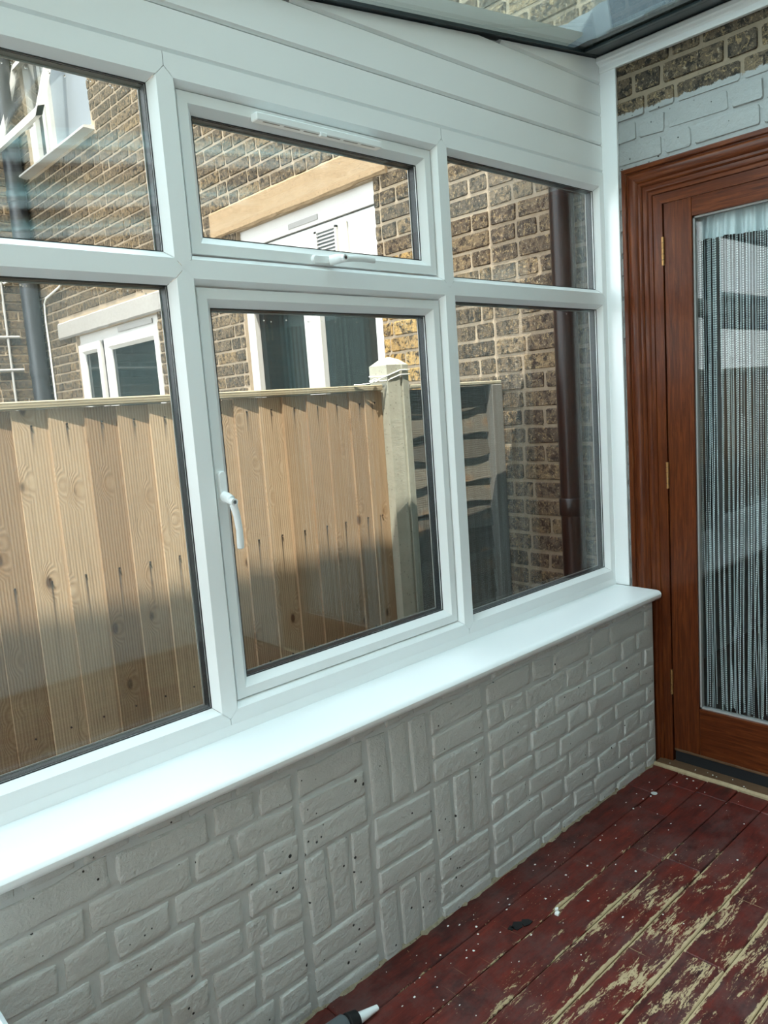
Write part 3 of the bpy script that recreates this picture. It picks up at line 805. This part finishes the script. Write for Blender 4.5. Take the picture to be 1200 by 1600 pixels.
door('door_1', -.2135, -1.1225, True, 'mahogany brown glazed door leaf nearest the window with a silver string curtain behind')
door('door_2', -1.1275, -2.0235, False, 'mahogany brown glazed door leaf further from the window')
th = empty('trim_3'); tag(th, 'worn wooden threshold with pale bare front edge below the brown door', 'threshold', kind='structure')
mb = MB(); mb.box(-.044, .25, YE + .04, -.160, -.02, .0125, 0, .003); obj('threshold_board', mb, THRESH, th)
mb = MB(); rs = random.Random(4); rings = []; y = -.158
while y > YE + .04:
    w = rs.uniform(-.002, .002); rings.append([(-.0435, y, -.01), (-.0435, y, .0115 + w * .5), (-.0465, y, .0108 + w * .5), (-.0505 + w * .4, y, .004), (-.0507 + w * .4, y, -.01)]); y -= .04
mb.loft(rings); obj('bare_edge', mb, PALEWOOD, th)

# dim house room behind the doors
rm = empty('wall_interior'); tag(rm, 'dim grey house room behind the glazed doors', 'room', kind='structure')
mb = MB(); mb.box(3.2, 3.3, -2.9, .3, -.1, 2.5); mb.box(.25, 3.3, .2, .3, -.1, 2.5); mb.box(.25, 3.3, -2.9, -2.8, -.1, 2.5); mb.box(.25, 3.3, -2.9, .3, 2.4, 2.5)
obj('room_walls', mb, PLASTER, rm)
mb = MB(); mb.box(.25, 3.3, -2.9, .3, -.1, .0); obj('room_floor', mb, DFLOOR, rm)

# silver string curtains behind the door glass
def curtain(nm, ya, yb, seed, label):
    rnd = random.Random(seed); mb = MB()
    zt, zh = 1.955, 1.858; n = 240
    front = []; ph = rnd.random() * 6
    def wave(t): return .007 * sin(t * 71 + ph) + .005 * sin(t * 167 + ph * 2) + .004 * sin(t * 33)
    r0 = []
    for k in range(n + 1):
        t = k / n; y = ya + (yb - ya) * t; zz = zh + .006 * sin(t * 9 + ph) - .006 * t
        r0.append((.058 + wave(t), y, zt)); front.append((y, zz, .058 + wave(t * .97 + .01)))
    vs = []; fs = []
    for k, (p, (y, zz, x)) in enumerate(zip(r0, front)):
        vs += [p, (p[0] * .5 + x * .5 - .003, y, (zt + zz) / 2), (x, y, zz), (x + .0015, y, zz), (p[0] + .0015, y, zt)]
    for k in range(n):
        o = k * 5
        for j in range(4): fs.append((o + j, o + j + 1, o + 5 + j + 1, o + 5 + j))
    mb.add(vs, fs, 1)
    yy = ya
    step_ = (yb - ya) / 132
    while (yy < yb) if yb > ya else (yy > yb):
        x = .060 + rnd.uniform(-.010, .012); y = yy + rnd.uniform(-.5, .5) * step_
        zlow = rnd.uniform(.19, .25); sway = rnd.uniform(-.018, .018); f = rnd.uniform(.6, 2.2); p0 = rnd.random() * 6
        w = rnd.choice((.0008, .0011, .0016))
        def pos(z): q = (1.86 - z) / 1.65; return x + .006 * sin(f * 3 * q + p0) * q, y + sway * q * q + .006 * sin(f * 4 * q + p0) * q
        pts = [];
        for k in range(13):
            z = 1.862 - (1.862 - zlow) * k / 12; a, c = pos(z); pts.append((a, c, z))
        mb.tube(pts, w, 4, 0, True)
        # runs of beads
        z = 1.86
        while z > zlow:
            if rnd.random() < .72:
                zr = z - rnd.uniform(.15, .6)
                rr = rnd.choice((.0021, .0025, .0029))
                while z > max(zr, zlow):
                    a, c = pos(z)
                    mb.add([(a, c, z + rr * 1.2), (a - rr, c, z), (a, c + rr, z), (a + rr, c, z), (a, c - rr, z), (a, c, z - rr * 1.2)],
                           [(0, 1, 2), (0, 2, 3), (0, 3, 4), (0, 4, 1), (5, 2, 1), (5, 3, 2), (5, 4, 3), (5, 1, 4)], 2)
                    z -= .0076
            else: z -= rnd.uniform(.1, .45)
        yy += step_
    me = bpy.data.meshes.new(nm); me.from_pydata(mb.v, [], mb.f)
    for m in (STRING, VEIL, SILVER): me.materials.append(m)
    me.polygons.foreach_set('material_index', mb.mi); me.update()
    o = bpy.data.objects.new(nm, me); COL.objects.link(o)
    return tag(o, label, 'curtain', kind='stuff')
STRING = mat('grey_silver_thread', (.40, .45, .47), .35, .5, .2)
curtain('string_curtain', -.300, -1.10, 21, 'silver beaded string curtain with gathered top band hanging behind the near door glass')
curtain('string_curtain', -1.16, -2.00, 22, 'silver beaded string curtain hanging behind the further door leaf')
def mb_shift(mb, o):
    mb.v = [(a - o[0], b_ - o[1], c - o[2]) for a, b_, c in mb.v]; return mb
PALEWOOD_OLD = stone('weathered_capping', (.20, .18, .13), (.33, .30, .22), 30, .5)
# ------------------------------------------------------------------ OUTSIDE: neighbour's house wall in the same plane
PANES = [(0, 85, 262, 400), (0, 425, 335, 640), (295, 180, 660, 400), (325, 480, 690, 620), (690, 230, 950, 900)]
def seen(p):
    q = pix(p)
    return bool(q) and any(a - 25 < q[0] < c + 25 and b_ - 20 < q[1] < d + 20 for a, b_, c, d in PANES)
wn = empty('wall_neighbour'); tag(wn, 'sunlit stock brick rear wall of the neighbouring house beyond the fence', 'house wall', kind='structure')
HA = (1.20, 2.37, 1.05, 2.435); HB = (3.42, 4.835, 1.05, 2.125); HC = (4.09, 5.33, 3.52, 4.75)
LA = (1.10, 2.625, 2.437, 2.592); LB = (3.28, 5.15, 2.128, 2.262)
YW = 5.57
mb = MB(); slab_with_holes(mb, 'x', .0035, .25, .53, YW + .2, -.12, 5.2, [HA, HB, HC]); obj('mortar', mb, MORTAR, wn)
cells = flemish(.53, YW, [.680 + .0734 * k for k in range(-3, 61)], 31)
cells = cut(cells, [HA, HB, HC, LA, LB, (4.03, 5.40, 3.45, 3.55)])
lay(wn, cells, placeX, lambda u, v: YBRICK if (u < 1.2 and v < 2.05 and u > .83) else BRICK, 300, 32, seen)
for (y0, y1, z0, z1), m_, bulge in ((LA, LINTEL, .012), (LB, LINTEL2, .016)):
    mb = MB(); rs = random.Random(int(y0 * 9)); rings = []; k = 24
    for i in range(k + 1):
        y = y0 + (y1 - y0) * i / k; j = lambda s: rs.uniform(-s, s)
        rings.append([(.05, y, z0), (.05, y, z1), (-.004, y, z1 + j(.003)), (-bulge + j(.002), y, z1 - .01), (-bulge + j(.002), y, z0 + .012 + j(.002)), (-.004, y, z0 + j(.004))])
    mb.loft(rings); obj('lintel', mb, m_, wn)

def frame_rect(mb, x, d, y0, y1, z0, z1, w, mi=0):
    """window frame ring in plane x facing -x, members w wide, chamfered inside"""
    prof = [(0, x + d), (0, x), (w * .72, x), (w, x + d * .45), (w, x + d)]
    for k in range(4):
        a = [(xx, y0 + o, z0 + o) for o, xx in prof]; b_ = [(xx, y1 - o, z0 + o) for o, xx in prof]
        c = [(xx, y1 - o, z1 - o) for o, xx in prof]; e = [(xx, y0 + o, z1 - o) for o, xx in prof]
        p, q = ((a, b_), (b_, c), (c, e), (e, a))[k]; mb.loft([p, q], mi)
# window with vent panel
wa = empty('window_2'); tag(wa, 'neighbour\'s white window with louvred vent in its top panel under a buff lintel', 'window', kind='structure')
mb = MB(); mb.box(.03, .10, 1.20, 2.37, 2.335, 2.435); mb.box(.028, .10, 1.20, 2.37, 1.985, 2.06)
for y0, y1 in ((1.20, 1.272), (2.298, 2.37)): mb.box(.026, .10, y0, y1, 1.05, 1.985)
mb.box(.022, .10, 1.70, 1.765, 1.05, 1.985, 0, .006); mb.box(.022, .10, 1.768, 1.833, 1.05, 1.985, 0, .006)
mb.box(.03, .10, 1.20, 2.37, 1.05, 1.12); obj('frame', mb, PVC_OUT, wa)
mb = MB(); mb.box(.040, .09, 1.203, 2.367, 2.062, 2.328); obj('panel', mb, PVC_OUT, wa)
mb = MB(); mb.box(.05, .10, 1.20, 2.37, 2.327, 2.337); obj('shadow_gap', mb, BLACK, wa)
for y0, y1 in ((1.27, 1.70), (1.833, 2.30)):
    mb = MB(); mb.box(.060, .066, y0, y1, 1.11, 1.987); obj('pane', mb, DPANE, wa)
mb = MB(); mb.box(.026, .031, 1.655, 1.905, 2.355, 2.381); obj('trickle_vent', mb, LABEL_GREY, wa)
vt = MB()
for y0, y1, z0, z1 in ((1.515, 1.528, 2.150, 2.298), (1.672, 1.69, 2.150, 2.298), (1.515, 1.69, 2.288, 2.298), (1.515, 1.69, 2.150, 2.160)): vt.box(.024, .041, y0, y1, z0, z1)
vent = obj('louvre_vent', vt, PVC_OUT, wa)
vt = MB(); vt.box(.036, .0405, 1.52, 1.68, 2.152, 2.296); obj('vent_back', vt, GREYTRIM, vent)
for k in range(7):
    mb = MB(); z = 2.166 + k * .0178
    mb.loft([[(.024, y, z), (.036, y, z + .010), (.037, y, z + .008), (.0255, y, z - .003)] for y in (1.522, 1.684)]); obj('slat', mb, PVC_OUT, vent)
mb = MB(); mb.box(.022, .041, 1.44, 1.498, 2.145, 2.302, 0, .004); obj('vent_cover', mb, CREAM, wa)
# narrow kitchen window further along
wbn = empty('window_3'); tag(wbn, 'neighbour\'s white two sash window under a pale rendered lintel', 'window', kind='structure')
mb = MB(); frame_rect(mb, .03, .07, 3.42, 4.835, 1.05, 2.065, .03); mb.box(.028, .10, 4.33, 4.375, 1.05, 2.05); mb.box(.035, .10, 3.42, 4.835, 2.06, 2.126); obj('frame', mb, PVC_OUT, wbn)
mb = MB(); frame_rect(mb, .006, .05, 3.445, 4.325, 1.075, 2.045, .085); s1 = obj('sash', mb, PVC_OUT, wbn)
mb = MB(); mb.box(.036, .042, 3.52, 4.25, 1.15, 1.97); obj('pane', mb, DPANE, s1)
mb = MB(); frame_rect(mb, .004, .05, 4.40, 4.815, 1.075, 2.045, .075); s2 = obj('sash', mb, PVC_OUT, wbn)
mb = MB(); mb.box(.036, .042, 4.46, 4.75, 1.14, 1.98); obj('pane', mb, DPANE, s2)
mb = MB(); mb.box(.024, .03, 3.55, 4.10, 2.075, 2.108); obj('trickle_vent', mb, LABEL_GREY, wbn)
mb = MB(); mb.box(.03, .12, 4.374, 4.401, 1.05, 2.05); obj('shadow_gap', mb, BLACK, wbn)
# upstairs window with open top hung sash
wcn = empty('window_4'); tag(wcn, 'neighbour\'s upstairs window with its white framed sash swung open', 'window', kind='structure')
mb = MB(); frame_rect(mb, .03, .07, 4.09, 5.33, 3.52, 4.75, .055); mb.box(.028, .10, 4.87, 4.94, 3.52, 4.72); mb.box(.022, .05, 4.955, 5.01, 3.56, 4.70); obj('frame', mb, PVC_OUT, wcn)
mb = MB(); mb.box(.060, .066, 4.14, 4.875, 3.56, 4.71); obj('blind_pane', mb, BLIND, wcn)
mb = MB(); mb.box(.10, .106, 4.93, 5.30, 3.56, 4.71); obj('pane', mb, DPANE, wcn)
mb = MB(); mb.loft([[(x, y, z) for x, z in ((.06, 3.525), (-.070, 3.510), (-.078, 3.506), (-.078, 3.492), (.06, 3.486))] for y in (4.05, 5.43)]); obj('outer_sill', mb, PVC_OUT, wcn)
sw = MB()   # sash: hinged at the top, bottom edge pushed out
def sp(u, v, t):   # u along y, v down from the hinge, t thickness inwards
    a = .30; return (-.005 - v * sin(a) + t * cos(a), u, 4.40 - v * cos(a) + t * sin(a))
def sbox(mb, u0, u1, v0, v1, t0, t1):
    vs = [sp(u, v, t) for t in (t0, t1) for v in (v0, v1) for u in (u0, u1)]
    mb.add(vs, [(0, 2, 3, 1), (4, 5, 7, 6), (0, 1, 5, 4), (2, 6, 7, 3), (0, 4, 6, 2), (1, 3, 7, 5)])
for q in ((4.50, 4.54, 0, .76), (5.415, 5.455, 0, .76), (4.50, 5.455, 0, .055), (4.50, 5.455, .68, .76)): sbox(sw, *q, 0, .055)
sho = obj('sash', sw, PVC_OUT, wcn)
mb = MB(); sbox(mb, 4.55, 5.405, .05, .685, .022, .030); obj('pane', mb, GLASS, sho)
mb = MB(); mb.tube([sp(4.75, .74, .06), sp(4.80, .745, .085), sp(4.90, .735, .09), sp(4.94, .73, .085)], .009, 8); obj('handle', mb, PVC_OUT, sho)

# wing at the far end, facing us
ww = empty('wall_wing'); tag(ww, 'brick side wall of a further wing at the far left, beyond the fence', 'house wall', kind='structure')
def placeW(u, v, d):
    if u == 'rot': return pi / 2
    return (u, YW + .0215 + d, v)
mb = MB(); mb.box(-4.2, -.002, YW + .0035, YW + .25, -.12, 5.2); obj('mortar', mb, MORTAR, ww)
cells = [c for c in flemish(-2.6, -.01, [.655 + .0734 * k for k in range(4, 58)], 41)]
lay(ww, cells, placeW, lambda u, v: BRICK, 260, 42, seen)
mb = MB(); mb.tube([(-.093, YW - .095, -.1), (-.093, YW - .095, 5.1)], .073, 18)
for z in (1.86, 3.3): mb.tube([(-.093, YW - .095, z), (-.093, YW - .095, z + .09)], .080, 18)
tag(obj('downpipe', mb, PIPE2, None, 40), 'wide dark grey soil pipe in the far corner of the neighbour\'s walls', 'pipe')
mb = MB(); mb.tube([(-.298, YW - .018, .3), (-.290, YW - .018, 2.50)], .011, 8); mb.tube([(-.288, YW - .018, 2.5), (-.285, YW - .018, 4.6)], .009, 8)
tag(obj('conduit', mb, LABEL_GREY, None, 50), 'thin grey upright conduit on the far left brick wing wall', 'conduit')
for z, lab in ((2.195, 'upper of two thin grey cables crossing the far left wing wall'), (1.917, 'lower of two thin grey cables crossing the far left wing wall')):
    mb = MB(); mb.tube([(-2.2, YW - .016, z - .002), (-1.2, YW - .019, z - .008), (-.6, YW - .019, z - .003), (-.195, YW - .019, z + .002)], .013, 8)
    tag(obj('cable', mb, LABEL_GREY, None, 50), lab, 'cable')
mb = MB()
pth = [(-.018, 4.55, 2.66), (-.018, 5.00, 2.540), (-.018, 5.31, 2.495), (-.016, 5.375, 2.455), (-.016, 5.385, 2.33), (-.016, 5.381, 2.10), (-.015, 5.386, 1.9), (-.016, 5.384, 1.66), (-.016, 5.384, 1.2)]
mb.tube(pth, .0085, 8); tag(obj('cable', mb, WIRE, None, 50), 'thin white cable running down the neighbour\'s wall beside the dark soil pipe', 'cable')
mb = MB(); cpt = [(-.372, 2.80), (-.374, 2.735), (-.365, 2.69), (-.335, 2.672), (-.29, 2.685), (-.235, 2.705), (-.225, 2.745), (-.205, 2.775), (-.17, 2.80)]
mb.tube([(-.29 + (x + .374) * .56, YW - .019, z - .03) for x, z in cpt], .0085, 8); tag(obj('cable', mb, WIRE, None, 50), 'loop of white cable hanging on the far left wing wall', 'cable')

# own downpipe by the window
mb = MB()
mb.tube([(-.066, .142, -.1), (-.066, .142, 2.44)], .044, 20)
for z in (.925,): mb.tube([(-.066, .142, z), (-.066, .142, z + .006), (-.066, .142, z + .064), (-.066, .142, z + .07)], [.045, .050, .050, .045], 20)
for z in (.945,): mb.box(-.018, -.006, .075, .205, z, z + .035, 0, .003)
mb.box(-.030, -.006, .194, .208, -.1, 2.44)
tag(obj('downpipe', mb, PIPE, None, 40), 'glossy dark brown downpipe on the brick wall just outside the right hand panes', 'pipe')

# ------------------------------------------------------------------ FENCE
fp = empty('pine_fence', (-1.8, .53, 0)); tag(fp, 'new pale pine fence panel of upright overlapping boards with capping strip', 'fence panel')
def sub_obj(name, mb, m, parent, loc=(0, 0, 0), smooth=None):
    return obj(name, mb, m, parent, smooth, (loc[0] - parent.location.x, loc[1] - parent.location.y, loc[2] - parent.location.z))
bm_ = MB(); bm_.loft([[(0, .0, z), (.112, .0105, z), (.112, .0145, z), (.006, .0145, z), (0, .0145, z)] for z in (-.46, .46)])
bme = [mesh('board', bm_, PINE)]
rs = random.Random(17); x = -.662 - .0925
xb_ = [-.745, -.815, -.920, -1.004, -1.099, -1.191, -1.282, -1.374, -1.467, -1.559, -1.652, -1.743, -1.837, -1.927]
while xb_[-1] > -3.4: xb_.append(xb_[-1] - .0925 + rs.uniform(-.003, .003))
for i, x in enumerate(xb_):
    o = obj('board', bme[0], None, fp); o.location = (x - fp.location.x, .526 + rs.uniform(-.0012, .0012) - .53, .985 + rs.uniform(-.002, .002)); o.rotation_euler = (0, rs.uniform(-.003, .003), 0)
    if i == 0: o.scale = (.80, 1, 1)
mb = MB(); mb.box(-3.5, -.662, .518, .570, 1.4475, 1.468, 0, .003); sub_obj('capping_strip', mb_shift(mb, fp.location), PINECAP, fp, fp.location)
mb = MB(); mb.box(-3.5, -.664, .510, .56, .06, .520, 0, .006); sub_obj('gravel_board', mb_shift(mb, fp.location), stone('gravel_board', (.10, .075, .05), (.20, .155, .11), 20, .5), fp, fp.location)
mb = MB(); mb.box(-3.5, -.664, .5415, .58, .70, .75); mb.box(-3.5, -.664, .5415, .58, 1.28, 1.33); sub_obj('back_rail', mb_shift(mb, fp.location), PINE, fp, fp.location)
mb = MB()
for x in xb_:
    for z in (1.405, 1.00, .60): mb.tube([(x + .046, .5295, z), (x + .046, .5275 - .001, z)], [.0026, .0026], 6)
sub_obj('nails', mb_shift(mb, fp.location), BLACK, fp, fp.location)['kind'] = 'stuff'
# concrete post
mb = MB(); zc = 1.535
sec = [(-.655, .500), (-.600, .492), (-.597, .498), (-.588, .498), (-.585, .492), (-.548, .500), (-.540, .508), (-.540, .56), (-.540, .575), (-.548, .60), (-.648, .60), (-.655, .592)]
cxp, cyp = -.598, .546
mb.loft([[(x, y, -.1) for x, y in sec], [(x, y, zc) for x, y in sec], [(cxp + (x - cxp) * .55, cyp + (y - cyp) * .55, zc + .020) for x, y in sec], [(cxp + (x - cxp) * .1, cyp + (y - cyp) * .1, zc + .030) for x, y in sec]])
post = tag(obj('fence_post', mb, CONC), 'pale concrete fence post with pyramid top between new and old panels', 'fence post')
def wloop(z, s):
    return [(-.645, .4975, z - .012 + s), (-.600, .4885, z + .003 + s), (-.545, .4965, z + .004 + s), (-.5365, .515, z + .004 + s), (-.5365, .585, z + s), (-.60, .604, z - .004 + s), (-.659, .590, z - .012 + s), (-.6595, .51, z - .016 + s), (-.648, .4965, z - .014 + s)]
mb = MB(); mb.tube(wloop(1.512, 0), .0022, 6); mb.tube(wloop(1.496, 0), .0022, 6)
mb.tube([(-.645, .4965, 1.500), (-.690, .505, 1.486), (-.735, .507, 1.473), (-.775, .512, 1.4695), (-.80, .515, 1.4705)], .0024, 6)
mb.tube([(-.690, .505, 1.484), (-.715, .500, 1.476), (-.722, .506, 1.484), (-.705, .509, 1.488), (-.690, .503, 1.478), (-.66, .500, 1.480)], .0024, 6)
tag(obj('wire_tie', mb, WIRE, None, 60), 'thin pale wire knotted round the top of the concrete post', 'wire')
# old lapped panel
op = empty('dark_fence', (-.3, .53, 0)); tag(op, 'old dark fence panel of wavy horizontal boards between concrete post and house wall', 'fence panel')
z = .20; k = 0; rs = random.Random(23)
while z < 1.40:
    h = rs.uniform(.105, .125); seg = 10; mb = MB(); rings = []; ph = rs.random() * 9
    top_ = min(z + h, 1.444)
    for i in range(seg + 1):
        xx = -.5375 + .468 * i / seg; w = .010 * sin(xx * 9 + ph) + .006 * sin(xx * 23 + ph * 2)
        rings.append([(xx + .3, -.012 + .002 * sin(xx * 14 + ph), z + w), (xx + .3, .002, top_), (xx + .3, .008, top_), (xx + .3, -.004, z + w + .001)])
    mb.loft(rings); o = obj('board', mb, OLDWOOD, op); o.location = (0, .012, 0)
    z += rs.uniform(.088, .102)
mb = MB(); mb.box(-.072 + .3, -.004 + .3, -.030, .02, -.1, 1.447, 0, .003); obj('edge_batten', mb, OLDPOST, op)
mb = MB(); mb.box(-.54 + .3, -.002 + .3, -.026, .03, 1.4475, 1.462, 0, .003); obj('capping_strip', mb, PALEWOOD_OLD, op)
mb = MB(); mb.box(-.54 + .3, -.07 + .3, .022, .04, .1, 1.44); obj('backing', mb, BLACK, op)

# yard
mb = MB(); mb.box(-12, .3, -8, 14, -.2, -.118); tag(obj('ground', mb, YARD), 'concrete yard strip between the room and the fence', 'ground', kind='structure')

# ------------------------------------------------------------------ SMALL THINGS INDOORS
# sealant cartridge lying on the floor, nozzle showing
def cartridge():
    root = empty('sealant_tube', (-1.548, -.262, .016)); tag(root, 'sealant tube on the floor by the wall, white nozzle with black collar', 'sealant tube')
    d = Vector((-.92, .06, 0)).normalized()
    def ax(t, up=0): p = d * t; return (p.x, p.y, up)
    mb = MB(); mb.tube([ax(0, -.004), ax(.004, -.004), ax(.052, .0), ax(.060, .002)], [.0062, .0068, .0125, .013], 16); obj('nozzle', mb, PVC, root, 50)
    mb = MB(); mb.tube([ax(.056, .002), ax(.060, .002), ax(.085, .006), ax(.09, .007)], [.012, .020, .022, .016], 18); obj('collar', mb, BLACK, root, 50)
    mb = MB(); mb.tube([ax(.088, .008), ax(.094, .008), ax(.30, .008), ax(.303, .008)], [.018, .0235, .0235, .02], 24); obj('tube_body', mb, GREYTRIM, root, 50)
cartridge()
rs = random.Random(9)
mb = MB()
def flake(mb, x, y, s, z=.0016, th=.0008):
    k = rs.choice((4, 5, 6)); a0 = rs.random() * 6; st = rs.uniform(.5, 1)
    ring = [(x + s * cos(a0 + 2 * pi * i / k) * rs.uniform(.6, 1.1), y + s * st * sin(a0 + 2 * pi * i / k) * rs.uniform(.6, 1.1)) for i in range(k)]
    mb.loft([[(a, b, z) for a, b in ring], [(a, b, z + th) for a, b in ring]])
for i in range(150):
    x = -rs.random() ** 1.0 * 1.9 - .06; y = -.185 - abs(rs.gauss(0, .20))
    if x < -1.50 and y > -.33: continue
    flake(mb, x, y, rs.choice((.0014, .0018, .0022, .0028, .004)))
for i in range(14): flake(mb, rs.uniform(-.045, -.005), rs.uniform(-.7, -.2), rs.choice((.002, .003, .004)), .0130)
tag(obj('paint_flakes', mb, FLAKE), 'small white paint flakes scattered over the red floorboards', 'flakes', kind='stuff')
mb = MB(); flake(mb, -.992, -.376, .012, .0016, .005); flake(mb, -.986, -.370, .008, .002, .010)
tag(obj('plaster_chip', mb, FLAKE), 'single larger white chip lying on the red boards mid floor', 'chip')
mb = MB()
for (x, y, s) in ((-1.10, -.325, .022), (-1.075, -.335, .018), (-1.118, -.318, .012)): flake(mb, x, y, s, .0016, .002)
tag(obj('tar_scrap', mb, BLACK), 'flat black scrap stuck on the red floorboards', 'scrap')
mb = MB(); mb.tube([(-.2455, -.262, .0015), (-.2455, -.262, .0022)], [.011, .010], 14)
tag(obj('paint_blob', mb, PBRICK), 'round grey paint drip on the boards near the threshold', 'paint drip')
# low white side table, one corner in view
tb = empty('side_table', (-2.50, -.52, 0)); tag(tb, 'low white table, rounded corner just in view at bottom left', 'table')
mb = MB(); mb.box(-.19, .19, -.32, .32, .475, .500, 0, .008); obj('table_top', mb, PVC, tb)
for a in (-1, 1):
    for b_ in (-1, 1):
        mb = MB(); mb.box(a * .155 - .02, a * .155 + .02, b_ * .28 - .02, b_ * .28 + .02, .002, .476, 0, .003); obj('leg', mb, PVC, tb)
